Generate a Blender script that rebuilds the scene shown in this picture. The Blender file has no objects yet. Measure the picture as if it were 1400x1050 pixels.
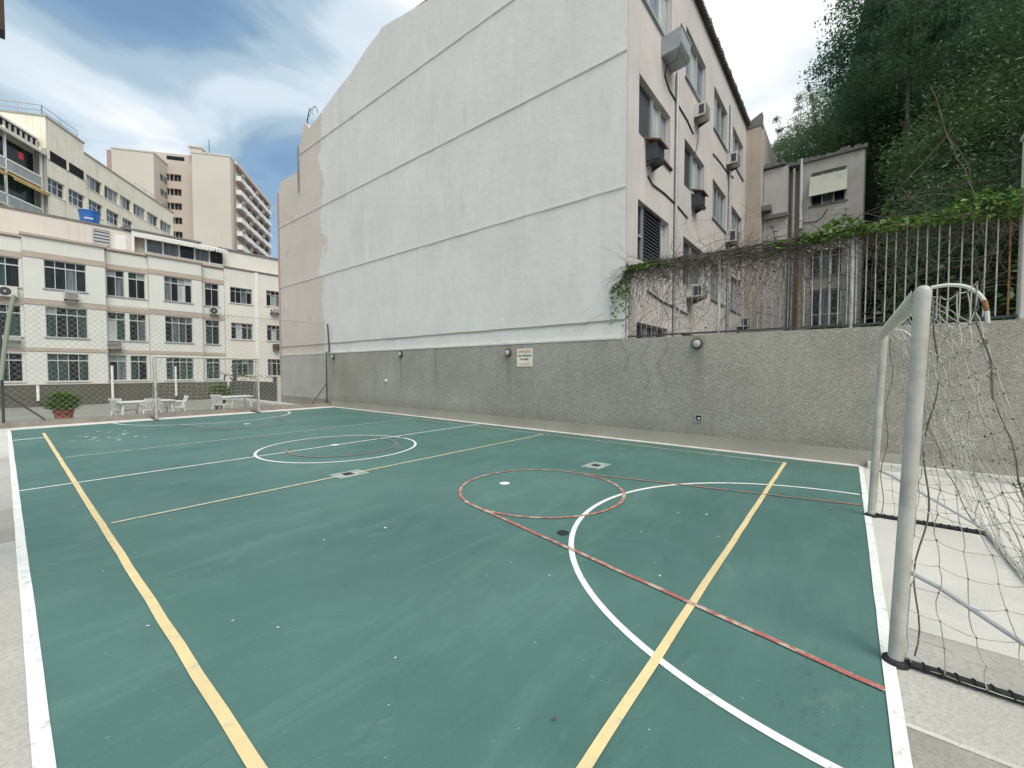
import bpy, bmesh, math, random
import numpy as np
from mathutils import Vector, Matrix
random.seed(7); rng = np.random.default_rng(7)
S = bpy.context.scene
COL = S.collection
PI = math.pi
# ---------------------------------------------------------------- camera
FPX = 564.68; EYE = 1.63
RM = np.array([[0.6300, -0.0250, 0.7760], [-0.7765, -0.0220, 0.6292], [0.0013, -0.9994, -0.0330]])
cr = RM[:, 0] / np.linalg.norm(RM[:, 0]); cf = RM[:, 2] - cr * RM[:, 2].dot(cr); cf /= np.linalg.norm(cf); cd = np.cross(cf, cr)
RM = np.stack([cr, cd, cf], axis=1)
cam = bpy.data.objects.new('camera', bpy.data.cameras.new('camera')); COL.objects.link(cam)
cam.data.sensor_width = 36; cam.data.lens = FPX / 1400 * 36; cam.data.clip_start = 0.05; cam.data.clip_end = 3000
M4 = Matrix.Identity(4)
for i in range(3):
    M4[i][0] = cr[i]; M4[i][1] = -cd[i]; M4[i][2] = -cf[i]
M4[2][3] = EYE
cam.matrix_world = M4
S.camera = cam
# ---------------------------------------------------------------- exposure
S.view_settings.view_transform = 'Standard'; S.view_settings.look = 'None'
S.view_settings.gamma = 1; S.view_settings.use_curve_mapping = False
S.view_settings.exposure = 1.0
SUN_EL, SUN_AZ = 52.0, -110.0            # azimuth measured from +X towards +Y

def dirpx(px, py):
    d = RM @ np.array([px - 700, py - 525, FPX]); return d / np.linalg.norm(d)
# ---------------------------------------------------------------- world: Nishita sky with broken cloud
def build_world():
    w = bpy.data.worlds.new("World"); S.world = w; w.use_nodes = True
    nt = w.node_tree; N = nt.nodes; L = nt.links; N.clear()
    def nd(t, **k):
        n = N.new(t)
        for a, b in k.items(): setattr(n, a, b)
        return n
    def math_(op, a, b=None, c=None):
        n = nd('ShaderNodeMath', operation=op)
        for i, v in enumerate((a, b, c)):
            if v is None: continue
            if isinstance(v, (int, float)): n.inputs[i].default_value = v
            else: L.new(v, n.inputs[i])
        return n.outputs[0]
    sky = nd('ShaderNodeTexSky', sky_type='NISHITA'); sky.sun_disc = False
    sky.sun_elevation = math.radians(SUN_EL); sky.sun_rotation = math.radians(90 - SUN_AZ)
    sky.air_density = 1.2; sky.dust_density = 1.0; sky.ozone_density = 2.5
    tc = nd('ShaderNodeTexCoord'); sep = nd('ShaderNodeSeparateXYZ'); L.new(tc.outputs['Generated'], sep.inputs[0])
    zz = math_('ADD', math_('MAXIMUM', sep.outputs[2], 0.0), 0.22)
    comb = nd('ShaderNodeCombineXYZ')
    L.new(math_('DIVIDE', sep.outputs[0], zz), comb.inputs[0]); L.new(math_('DIVIDE', sep.outputs[1], zz), comb.inputs[1])
    mp = nd('ShaderNodeMapping'); L.new(comb.outputs[0], mp.inputs[0])
    mp.inputs['Location'].default_value = (3.2, 1.35, 0.4); mp.inputs['Rotation'].default_value = (0, 0, math.radians(28)); mp.inputs['Scale'].default_value = (0.8, 1.25, 1)
    n1 = nd('ShaderNodeTexNoise'); n1.inputs['Scale'].default_value = 1.7; n1.inputs['Detail'].default_value = 7; n1.inputs['Roughness'].default_value = 0.5; n1.inputs['Distortion'].default_value = 0.45
    L.new(mp.outputs[0], n1.inputs[0])
    n2 = nd('ShaderNodeTexNoise'); n2.inputs['Scale'].default_value = 0.55; n2.inputs['Detail'].default_value = 3
    L.new(mp.outputs[0], n2.inputs[0])
    # bright thin cloud round the veiled sun and in a few openings, as directions in the sky
    def lobe(v, power, gain):
        n = nd('ShaderNodeVectorMath', operation='DOT_PRODUCT'); L.new(tc.outputs['Generated'], n.inputs[0]); n.inputs[1].default_value = tuple(v)
        return math_('MULTIPLY', math_('POWER', math_('MAXIMUM', n.outputs['Value'], 0.0), power), gain)
    sund = dirpx(900, -250)   # thinnest cloud, over the gable
    b = math_('ADD', lobe(sund, 9, .12), lobe(dirpx(520, 10), 45, .36))
    b = math_('ADD', b, lobe(dirpx(352, 142), 300, .15))
    b = math_('ADD', b, lobe(dirpx(1120, 120), 120, .05))
    b = math_('ADD', b, lobe(dirpx(240, 232), 110, .20))
    b = math_('SUBTRACT', b, lobe(dirpx(210, 110), 8, .34))
    b = math_('SUBTRACT', b, lobe(dirpx(330, 210), 120, .08))
    base = math_('ADD', math_('MULTIPLY', n1.outputs['Fac'], 1.6), math_('MULTIPLY', n2.outputs['Fac'], .35))
    v = math_('ADD', math_('SUBTRACT', base, .22), b)
    ramp = nd('ShaderNodeValToRGB'); L.new(v, ramp.inputs[0]); e = ramp.color_ramp; e.interpolation = 'EASE'
    cols = [(0.28, (.16, .275, .40)), (0.42, (.235, .37, .51)), (0.54, (.40, .53, .64)), (0.68, (.64, .74, .82)), (0.93, (.96, .97, .98))]
    e.elements[0].position = cols[0][0]; e.elements[0].color = (*cols[0][1], 1)
    e.elements[1].position = cols[-1][0]; e.elements[1].color = (*cols[-1][1], 1)
    for p_, c_ in cols[1:-1]:
        q = e.elements.new(p_); q.color = (*c_, 1)
    cl = nd('ShaderNodeVectorMath', operation='SCALE'); L.new(ramp.outputs[0], cl.inputs[0]); cl.inputs['Scale'].default_value = 5.6
    cov = math_('MULTIPLY_ADD', v, 3.2, -.55)       # cloud cover; the gaps show the blue sky
    covc = nd('ShaderNodeClamp'); L.new(cov, covc.inputs[0]); covc.inputs['Min'].default_value = 0.62; covc.inputs['Max'].default_value = .97
    mix = nd('ShaderNodeMix', data_type='RGBA'); L.new(covc.outputs[0], mix.inputs[0]); L.new(sky.outputs[0], mix.inputs[6]); L.new(cl.outputs[0], mix.inputs[7])
    bg = nd('ShaderNodeBackground'); bg.inputs[1].default_value = 0.10; L.new(mix.outputs[2], bg.inputs[0])
    out = nd('ShaderNodeOutputWorld'); L.new(bg.outputs[0], out.inputs[0])
build_world()
sl = bpy.data.lights.new('sun', 'SUN'); sl.energy = 1.5; sl.angle = math.radians(35); sl.color = (1, .93, .82)
so = bpy.data.objects.new('sun', sl); COL.objects.link(so)
sd = Vector((math.cos(math.radians(SUN_EL)) * math.cos(math.radians(SUN_AZ)), math.cos(math.radians(SUN_EL)) * math.sin(math.radians(SUN_AZ)), math.sin(math.radians(SUN_EL))))
so.rotation_euler = sd.to_track_quat('Z', 'Y').to_euler()

# ---------------------------------------------------------------- materials
def mat(name, col, rough=.8, metal=0, spec=.3, vary=0, vscale=1.0, bump=0, bscale=40, grime=0, gcol=None, gscale=.6, speck=0, speckscale=90, coat=0, streak=0):
    m = bpy.data.materials.new(name); m.use_nodes = True; nt = m.node_tree; N = nt.nodes; L = nt.links
    p = N['Principled BSDF']; p.inputs['Roughness'].default_value = rough; p.inputs['Metallic'].default_value = metal
    p.inputs['Specular IOR Level'].default_value = spec; p.inputs['Base Color'].default_value = (*col, 1)
    if coat: p.inputs['Coat Weight'].default_value = coat; p.inputs['Coat Roughness'].default_value = .3
    tc = N.new('ShaderNodeNewGeometry'); last = None
    def noise(scale, detail=4, vec=None, rough=.55):
        n = N.new('ShaderNodeTexNoise'); n.inputs['Scale'].default_value = scale; n.inputs['Detail'].default_value = detail; n.inputs['Roughness'].default_value = rough
        L.new(vec or tc.outputs['Position'], n.inputs[0]); return n.outputs['Fac']
    def ramp(s, lo, hi):
        r = N.new('ShaderNodeMapRange'); r.inputs[1].default_value = lo; r.inputs[2].default_value = hi; L.new(s, r.inputs[0]); return r.outputs[0]
    def mixc(f, a, b):
        x = N.new('ShaderNodeMix'); x.data_type = 'RGBA'
        if isinstance(f, float): x.inputs[0].default_value = f
        else: L.new(f, x.inputs[0])
        for i, c in ((6, a), (7, b)):
            if isinstance(c, tuple): x.inputs[i].default_value = (*c, 1)
            else: L.new(c, x.inputs[i])
        return x.outputs[2]
    cur = tuple(col)
    if vary:
        lo = tuple(max(0, c * (1 - vary)) for c in col); hi = tuple(min(1, c * (1 + vary)) for c in col)
        cur = mixc(ramp(noise(vscale, 6), .3, .7), lo, hi)
    if speck:
        dk = tuple(c * (1 - speck) for c in col)
        cur = mixc(ramp(noise(speckscale, 2), .45, .62), cur, dk)
    if streak:
        mp = N.new('ShaderNodeMapping'); mp.inputs['Scale'].default_value = (3, 3, .25); L.new(tc.outputs['Position'], mp.inputs[0])
        x = N.new('ShaderNodeMath'); x.operation = 'MULTIPLY'; x.inputs[1].default_value = streak
        L.new(ramp(noise(1.6, 5, mp.outputs[0], .6), .5, .75), x.inputs[0])
        cur = mixc(x.outputs[0], cur, tuple(c * .45 for c in col))
    if grime:
        x = N.new('ShaderNodeMath'); x.operation = 'MULTIPLY'; x.inputs[1].default_value = grime
        L.new(ramp(noise(gscale, 8, None, .65), .48, .7), x.inputs[0])
        cur = mixc(x.outputs[0], cur, gcol or tuple(c * .4 for c in col))
    if not isinstance(cur, tuple): L.new(cur, p.inputs['Base Color'])
    if bump:
        b = N.new('ShaderNodeBump'); b.inputs['Strength'].default_value = bump; b.inputs['Distance'].default_value = .02
        L.new(noise(bscale, 5), b.inputs['Height']); L.new(b.outputs[0], p.inputs['Normal'])
    m['nodes_hint'] = 0
    return m
MT = {}
MT['concrete'] = mat('concrete', (.47, .46, .42), .9, vary=.10, vscale=1.3, bump=.35, bscale=60, grime=.35, gscale=.8, speck=.12, speckscale=35)
MT['concrete_dark'] = mat('concrete_dark', (.36, .35, .31), .9, vary=.12, vscale=1.8, bump=.35, bscale=60, grime=.3, gscale=1.2, speck=.12, speckscale=40)
MT['concrete_light'] = mat('concrete_light', (.60, .59, .54), .9, vary=.08, vscale=1.3, bump=.3, bscale=60, grime=.3, gscale=1, speck=.08)
MT['kerb'] = mat('kerb', (.27, .25, .22), .9, vary=.2, vscale=4, bump=.3, grime=.6, gscale=2, gcol=(.16, .12, .10))
MT['terrace_floor'] = mat('terrace_floor', (.24, .24, .21), .95, vary=.1, vscale=1, bump=.3, grime=.3)
MT['strip'] = mat('strip', (.68, .66, .62), .85, vary=.12, vscale=3, bump=.3, grime=.4, gscale=2.5, gcol=(.34, .32, .29))
MT['pebble'] = mat('pebble', (.385, .36, .305), .95, vary=.13, vscale=.55, bump=.8, bscale=90, speck=.30, speckscale=62, grime=.35, gscale=.5, gcol=(.17, .165, .14), streak=.35)
MT['skirting'] = mat('skirting', (.34, .325, .275), .9, vary=.12, vscale=2, bump=.3, bscale=30, grime=.3, gscale=1)
MT['white_plaster'] = mat('white_plaster', (.62, .62, .60), .9, vary=.1)
MT['facade'] = mat('facade', (.56, .53, .51), .9, vary=.07, vscale=.7, bump=.25, bscale=25, streak=.22, grime=.12)
MT['facade_tan'] = mat('facade_tan', (.50, .43, .36), .9, vary=.09, vscale=.7, bump=.25, bscale=25, streak=.3, grime=.3)
MT['facade_grey'] = mat('facade_grey', (.52, .49, .45), .9, vary=.10, vscale=.7, bump=.25, bscale=25, streak=.35, grime=.3)
MT['ledge'] = mat('ledge', (.66, .65, .62), .9, vary=.15, vscale=3, bump=.4, grime=.3, gscale=3)
MT['ledge_dark'] = mat('ledge_dark', (.20, .19, .18), .9, vary=.2, vscale=3)
MT['tile_dark'] = mat('tile_dark', (.10, .09, .085), .95, vary=.4, vscale=2, bump=.5)
MT['cream'] = mat('cream', (.655, .665, .62), .85, vary=.05, vscale=1, streak=.12, speck=.05, speckscale=14)
MT['cream_warm'] = mat('cream_warm', (.68, .66, .61), .85, vary=.05, vscale=1, streak=.15)
MT['band'] = mat('band', (.44, .375, .32), .85, vary=.08, vscale=2)
MT['pink'] = mat('pink', (.66, .605, .545), .85, vary=.06, vscale=.8, streak=.2)
MT['yellow_wall'] = mat('yellow_wall', (.80, .76, .64), .85, vary=.06, vscale=.5, streak=.45, grime=.15)
MT['yellow_wall_shade'] = mat('yellow_wall_shade', (.42, .42, .40), .85, vary=.08, vscale=.5, streak=.2)  # grey carries the shade on the yellow block's end face
MT['tower'] = mat('tower', (.57, .53, .475), .85, vary=.04, vscale=.15, streak=.08)
MT['tower_recess'] = mat('tower_recess', (.51, .45, .39), .85, vary=.04, vscale=.15)
MT['tower_brown'] = mat('tower_brown', (.38, .28, .25), .85, vary=.05, vscale=.3)
MT['white'] = mat('white', (.78, .78, .76), .5, vary=.05, vscale=3)
MT['offwhite'] = mat('offwhite', (.62, .62, .58), .55, vary=.12, vscale=4, grime=.3, gscale=3)
MT['post'] = mat('post', (.47, .465, .42), .48, spec=.4, vary=.16, vscale=6, grime=.6, gscale=3.5, gcol=(.27, .24, .19), bump=.06, bscale=40)
MT['rust'] = mat('rust', (.28, .15, .07), .8, vary=.4, vscale=20, bump=.3)
MT['dark_metal'] = mat('dark_metal', (.05, .055, .055), .55, spec=.5, vary=.2, vscale=8)
MT['black_wrap'] = mat('black_wrap', (.022, .024, .026), .6, vary=.5, vscale=25, bump=.5)
MT['alu'] = mat('alu', (.55, .57, .57), .4, .3, spec=.5)
MT['frame_grey'] = mat('frame_grey', (.33, .35, .36), .5, spec=.4)
MT['galv'] = mat('galv', (.42, .44, .46), .45, .5, vary=.12, vscale=3)
MT['bar'] = mat('bar', (.48, .48, .45), .6, vary=.25, vscale=9, grime=.35, gscale=8, gcol=(.25, .17, .10))
MT['rope_pale'] = mat('rope_pale', (.60, .59, .52), .9, vary=.2, vscale=30)
MT['rope_dark'] = mat('rope_dark', (.15, .145, .12), .9, vary=.4, vscale=12)
MT['wire'] = mat('wire', (.27, .27, .24), .6)
MT['blue'] = mat('blue', (.02, .13, .45), .4, spec=.5)
MT['terracotta'] = mat('terracotta', (.34, .10, .07), .7, vary=.15, vscale=6)
MT['awning'] = mat('awning', (.44, .33, .13), .8, vary=.2, vscale=1.5, streak=.3)
MT['awning_white'] = mat('awning_white', (.74, .74, .72), .8)
MT['brown'] = mat('brown', (.055, .03, .025), .6, vary=.3, vscale=4)
MT['rustlid'] = mat('rustlid', (.17, .12, .085), .85, vary=.4, vscale=6)
MT['ac'] = mat('ac', (.60, .60, .57), .6, vary=.12, vscale=4, grime=.3, gscale=5)
MT['grille'] = mat('grille', (.06, .065, .07), .6)
MT['louvre'] = mat('louvre', (.065, .07, .085), .5, vary=.1)
MT['louvre_grey'] = mat('louvre_grey', (.26, .27, .30), .55, vary=.1)
MT['room'] = mat('room', (.012, .013, .014), .9)  # near-black stands in for the shade inside openings and behind slats
MT['stem'] = mat('stem', (.07, .062, .05), .95, vary=.3, vscale=6)
MT['stem_grey'] = mat('stem_grey', (.13, .11, .09), .95, vary=.4, vscale=10)
MT['soil'] = mat('soil', (.022, .022, .014), 1, vary=.4, vscale=.6)
MT['tarp'] = mat('tarp', (.62, .62, .52), .8, vary=.15, vscale=3, grime=.4, gscale=3, gcol=(.38, .36, .28))
MT['drain_patch'] = mat('drain_patch', (.28, .36, .33), .85, vary=.2, vscale=8)
MT['red_cloth'] = mat('red_cloth', (.5, .04, .05), .8)
MT['ground'] = mat('ground', (.26, .25, .22), .95, vary=.2, vscale=.3, bump=.3)
MT['asphalt'] = MT['ground']

def glassmat(name, col, curtain=None, rough=.12, spec=.6, folds=9.0):
    m = bpy.data.materials.new(name); m.use_nodes = True; nt = m.node_tree; N = nt.nodes; L = nt.links
    p = N['Principled BSDF']; p.inputs['Roughness'].default_value = rough; p.inputs['Specular IOR Level'].default_value = spec
    g = N.new('ShaderNodeNewGeometry'); mp = N.new('ShaderNodeMapping'); mp.inputs['Scale'].default_value = (1, 1, .08); L.new(g.outputs['Position'], mp.inputs[0])
    n = N.new('ShaderNodeTexNoise'); n.inputs['Scale'].default_value = folds; n.inputs['Detail'].default_value = 2; L.new(mp.outputs[0], n.inputs[0])
    r = N.new('ShaderNodeMapRange'); r.inputs[1].default_value = .38; r.inputs[2].default_value = .62; L.new(n.outputs['Fac'], r.inputs[0])
    x = N.new('ShaderNodeMix'); x.data_type = 'RGBA'; L.new(r.outputs[0], x.inputs[0])
    x.inputs[6].default_value = (*col, 1); x.inputs[7].default_value = (*(curtain or tuple(c * 1.9 for c in col)), 1)
    L.new(x.outputs[2], p.inputs['Base Color']); return m
MT['glass_dark'] = glassmat('glass_dark', (.010, .014, .018), (.025, .03, .034), spec=.25)
MT['glass_teal'] = glassmat('glass_teal', (.022, .050, .048), (.05, .085, .08), spec=.25)
MT['glass_blue'] = glassmat('glass_blue', (.02, .05, .10), (.05, .09, .16), spec=.4)
MT['glass_pale'] = glassmat('glass_pale', (.34, .38, .38), (.5, .54, .54), rough=.3)
MT['glass_mid'] = glassmat('glass_mid', (.07, .09, .105), (.15, .18, .20), rough=.2)
MT['curtain_blue'] = glassmat('curtain_blue', (.10, .12, .17), (.22, .25, .32), rough=.35, folds=14)
MT['lamp_lens'] = mat('lamp_lens', (.42, .42, .40), .25, spec=.5)
MT['glass_frost'] = glassmat('glass_frost', (.24, .28, .28), (.30, .34, .33), rough=.35, folds=2)

# painted court: rolled acrylic, mottled, scuffed
def court_mat():
    m = bpy.data.materials.new('court_green'); m.use_nodes = True; nt = m.node_tree; N = nt.nodes; L = nt.links
    p = N['Principled BSDF']; p.inputs['Roughness'].default_value = .5; p.inputs['Specular IOR Level'].default_value = .5
    g = N.new('ShaderNodeNewGeometry')
    def noise(s, d=5, vec=None, r=.55, dist=0):
        n = N.new('ShaderNodeTexNoise'); n.inputs['Scale'].default_value = s; n.inputs['Detail'].default_value = d; n.inputs['Roughness'].default_value = r; n.inputs['Distortion'].default_value = dist
        L.new(vec or g.outputs['Position'], n.inputs[0]); return n.outputs['Fac']
    def rmp(s, a, b, c=0., d=1.):
        r = N.new('ShaderNodeMapRange'); L.new(s, r.inputs[0])
        for i, v in enumerate((a, b, c, d)): r.inputs[i + 1].default_value = v
        return r.outputs[0]
    def mx(f, a, b):
        x = N.new('ShaderNodeMix'); x.data_type = 'RGBA'; L.new(f, x.inputs[0])
        for i, c in ((6, a), (7, b)):
            if isinstance(c, tuple): x.inputs[i].default_value = (*c, 1)
            else: L.new(c, x.inputs[i])
        return x.outputs[2]
    c = mx(rmp(noise(.45, 6, None, .6), .32, .68), (.050, .136, .118), (.088, .193, .172))
    mp = N.new('ShaderNodeMapping'); mp.inputs['Rotation'].default_value = (0, 0, .5); mp.inputs['Scale'].default_value = (.7, 3.0, 1); L.new(g.outputs['Position'], mp.inputs[0])
    c = mx(rmp(noise(1.1, 8, mp.outputs[0], .7, .6), .5, .78, 0, .46), c, (.14, .27, .235))
    mp2 = N.new('ShaderNodeMapping'); mp2.inputs['Rotation'].default_value = (0, 0, -.9); mp2.inputs['Scale'].default_value = (1.2, 6.0, 1); L.new(g.outputs['Position'], mp2.inputs[0])
    c = mx(rmp(noise(1.6, 8, mp2.outputs[0], .75, 1.2), .56, .8, 0, .4), c, (.040, .11, .10))
    c = mx(rmp(noise(60, 3, None, .7), .52, .75, 0, .3), c, (.045, .13, .11))
    c = mx(rmp(noise(.8, 9, None, .72, 2.0), .60, .66, 0, .28), c, (.15, .25, .215))
    c = mx(rmp(noise(2.4, 9, None, .75, 1.0), .62, .72, 0, .35), c, (.038, .10, .088))
    spx = N.new('ShaderNodeSeparateXYZ'); L.new(g.outputs['Position'], spx.inputs[0])
    dm = N.new('ShaderNodeMath'); dm.operation = 'MULTIPLY_ADD'; L.new(noise(1.7, 7, None, .7), dm.inputs[0]); dm.inputs[1].default_value = 1.6; L.new(spx.outputs[0], dm.inputs[2])
    c = mx(rmp(dm.outputs[0], 9.2, 10.1, 0, .55), c, (.10, .135, .11))
    vc = N.new('ShaderNodeTexVoronoi'); vc.feature = 'DISTANCE_TO_EDGE'; vc.inputs['Scale'].default_value = .33
    nv = N.new('ShaderNodeTexNoise'); nv.inputs['Scale'].default_value = 1.5; nv.inputs['Detail'].default_value = 6; L.new(g.outputs['Position'], nv.inputs[0])
    va = N.new('ShaderNodeVectorMath'); va.operation = 'MULTIPLY_ADD'; L.new(nv.outputs['Color'], va.inputs[0]); va.inputs[1].default_value = (.8, .8, 0); L.new(g.outputs['Position'], va.inputs[2]); L.new(va.outputs[0], vc.inputs[0])
    c = mx(rmp(vc.outputs['Distance'], .0022, .001, 0, .14), c, (.035, .08, .07))
    c = mx(rmp(noise(26, 2), .71, .76, 0, .6), c, (.2, .32, .28))
    v = N.new('ShaderNodeTexVoronoi'); v.inputs['Scale'].default_value = 1.9; L.new(g.outputs['Position'], v.inputs[0])
    c = mx(rmp(v.outputs['Distance'], .018, .012, 0, .8), c, (.42, .5, .46))
    L.new(c, p.inputs['Base Color'])
    L.new(rmp(noise(1.2, 6), .3, .7, .38, .6), p.inputs['Roughness'])
    b = N.new('ShaderNodeBump'); b.inputs['Strength'].default_value = .35; b.inputs['Distance'].default_value = .006; L.new(noise(110, 4), b.inputs['Height']); L.new(b.outputs[0], p.inputs['Normal'])
    return m
MT['court'] = court_mat()

def paint_mat(name, col, under, wear=.5, scale=14, second=None):
    """line paint with worn patches where the layer beneath shows"""
    m = bpy.data.materials.new(name); m.use_nodes = True; nt = m.node_tree; N = nt.nodes; L = nt.links
    p = N['Principled BSDF']; p.inputs['Roughness'].default_value = .6
    g = N.new('ShaderNodeNewGeometry')
    def noise(s, d=5, r=.65):
        n = N.new('ShaderNodeTexNoise'); n.inputs['Scale'].default_value = s; n.inputs['Detail'].default_value = d; n.inputs['Roughness'].default_value = r
        L.new(g.outputs['Position'], n.inputs[0]); return n.outputs['Fac']
    def rmp(s, a, b, c=0., d=1.):
        r = N.new('ShaderNodeMapRange'); L.new(s, r.inputs[0])
        for i, v in enumerate((a, b, c, d)): r.inputs[i + 1].default_value = v
        return r.outputs[0]
    def mx(f, a, b):
        x = N.new('ShaderNodeMix'); x.data_type = 'RGBA'; L.new(f, x.inputs[0])
        for i, c in ((6, a), (7, b)):
            if isinstance(c, tuple): x.inputs[i].default_value = (*c, 1)
            else: L.new(c, x.inputs[i])
        return x.outputs[2]
    c = mx(rmp(noise(3, 4), .3, .7), tuple(k * .9 for k in col), tuple(min(1, k * 1.06) for k in col))
    if second: c = mx(rmp(noise(2.2, 3), .5, .6), c, second)
    t = 1 - wear
    c = mx(rmp(noise(scale, 7, .75), .42 + .2 * t, .5 + .25 * t), c, under)
    L.new(c, p.inputs['Base Color']); return m
MT['line_white'] = paint_mat('line_white', (.80, .81, .78), (.42, .48, .43), .34, 9)
MT['line_white_worn'] = paint_mat('line_white_worn', (.50, .58, .52), (.14, .27, .23), .6, 10)
MT['line_yellow'] = paint_mat('line_yellow', (.76, .61, .32), (.50, .48, .36), .33, 10)
MT['line_cream'] = paint_mat('line_cream', (.58, .55, .38), (.25, .33, .27), .4, 10)
MT['line_red'] = paint_mat('line_red', (.40, .13, .11), (.48, .41, .33), .72, 7)
MT['line_red_worn'] = paint_mat('line_red_worn', (.42, .19, .16), (.12, .22, .18), .72, 8)
MT['line_red_ring'] = paint_mat('line_red_ring', (.42, .16, .14), (.10, .20, .17), .86, 5)
MT['line_red_faint'] = paint_mat('line_red_faint', (.40, .18, .16), (.085, .21, .175), .95, 4)

# pebbledash court wall: stone chips, damp, splash dirt along the foot, drips below the lamps
def pebble_wall():
    m = bpy.data.materials.new('pebble_wall'); m.use_nodes = True; nt = m.node_tree; N = nt.nodes; L = nt.links
    p = N['Principled BSDF']; p.inputs['Roughness'].default_value = .95; p.inputs['Specular IOR Level'].default_value = .2
    g = N.new('ShaderNodeNewGeometry'); sp = N.new('ShaderNodeSeparateXYZ'); L.new(g.outputs['Position'], sp.inputs[0])
    def noise(s, d=5, vec=None, r=.6):
        n = N.new('ShaderNodeTexNoise'); n.inputs['Scale'].default_value = s; n.inputs['Detail'].default_value = d; n.inputs['Roughness'].default_value = r
        L.new(vec or g.outputs['Position'], n.inputs[0]); return n.outputs['Fac']
    def rmp(s, a, b, c=0., d=1.):
        r = N.new('ShaderNodeMapRange'); L.new(s, r.inputs[0])
        for i, v in enumerate((a, b, c, d)): r.inputs[i + 1].default_value = v
        return r.outputs[0]
    def mt(op, a, b):
        n = N.new('ShaderNodeMath'); n.operation = op
        for i, v in enumerate((a, b)):
            if isinstance(v, (int, float)): n.inputs[i].default_value = v
            else: L.new(v, n.inputs[i])
        return n.outputs[0]
    def mx(f, a, b):
        x = N.new('ShaderNodeMix'); x.data_type = 'RGBA'; L.new(f, x.inputs[0])
        for i, c in ((6, a), (7, b)):
            if isinstance(c, tuple): x.inputs[i].default_value = (*c, 1)
            else: L.new(c, x.inputs[i])
        return x.outputs[2]
    c = mx(rmp(noise(.55, 6), .3, .7), (.31, .29, .245), (.42, .395, .34))
    v = N.new('ShaderNodeTexVoronoi'); v.inputs['Scale'].default_value = 42; L.new(g.outputs['Position'], v.inputs[0])
    sx = N.new('ShaderNodeSeparateColor'); L.new(v.outputs['Color'], sx.inputs[0])
    c = mx(rmp(sx.outputs[0], .45, 1.0, 0, .5), c, (.20, .192, .158)); c = mx(rmp(sx.outputs[1], .7, 1.0, 0, .45), c, (.55, .535, .475))
    mp = N.new('ShaderNodeMapping'); mp.inputs['Scale'].default_value = (3, 3, .22); L.new(g.outputs['Position'], mp.inputs[0])
    c = mx(rmp(noise(1.3, 6, mp.outputs[0], .65), .52, .75, 0, .30), c, (.21, .20, .165))
    c = mx(rmp(noise(.9, 8, None, .7), .56, .72, 0, .3), c, (.22, .215, .17))
    z = mt('ADD', sp.outputs[2], mt('MULTIPLY', noise(2.2, 6), -.7))
    c = mx(rmp(z, .25, -.15, 0, .45), c, (.17, .165, .13))
    for ly, w in ((2.48, .17), (7.67, .16), (12.82, .14), (17.75, .14), (10.9, .10)):
        d = mt('ABSOLUTE', mt('ADD', mt('SUBTRACT', sp.outputs[1], ly), mt('MULTIPLY', mt('SUBTRACT', noise(2.0, 4, mp.outputs[0]), .5), .25)), 0)
        k = mt('MULTIPLY', rmp(d, w, .02, 0, .42), rmp(sp.outputs[2], .6, 1.9))
        c = mx(k, c, (.15, .145, .12))
    L.new(c, p.inputs['Base Color'])
    b = N.new('ShaderNodeBump'); b.inputs['Strength'].default_value = .8; b.inputs['Distance'].default_value = .012; L.new(v.outputs['Distance'], b.inputs['Height']); L.new(b.outputs[0], p.inputs['Normal'])
    return m
MT['pebble'] = pebble_wall()

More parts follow.
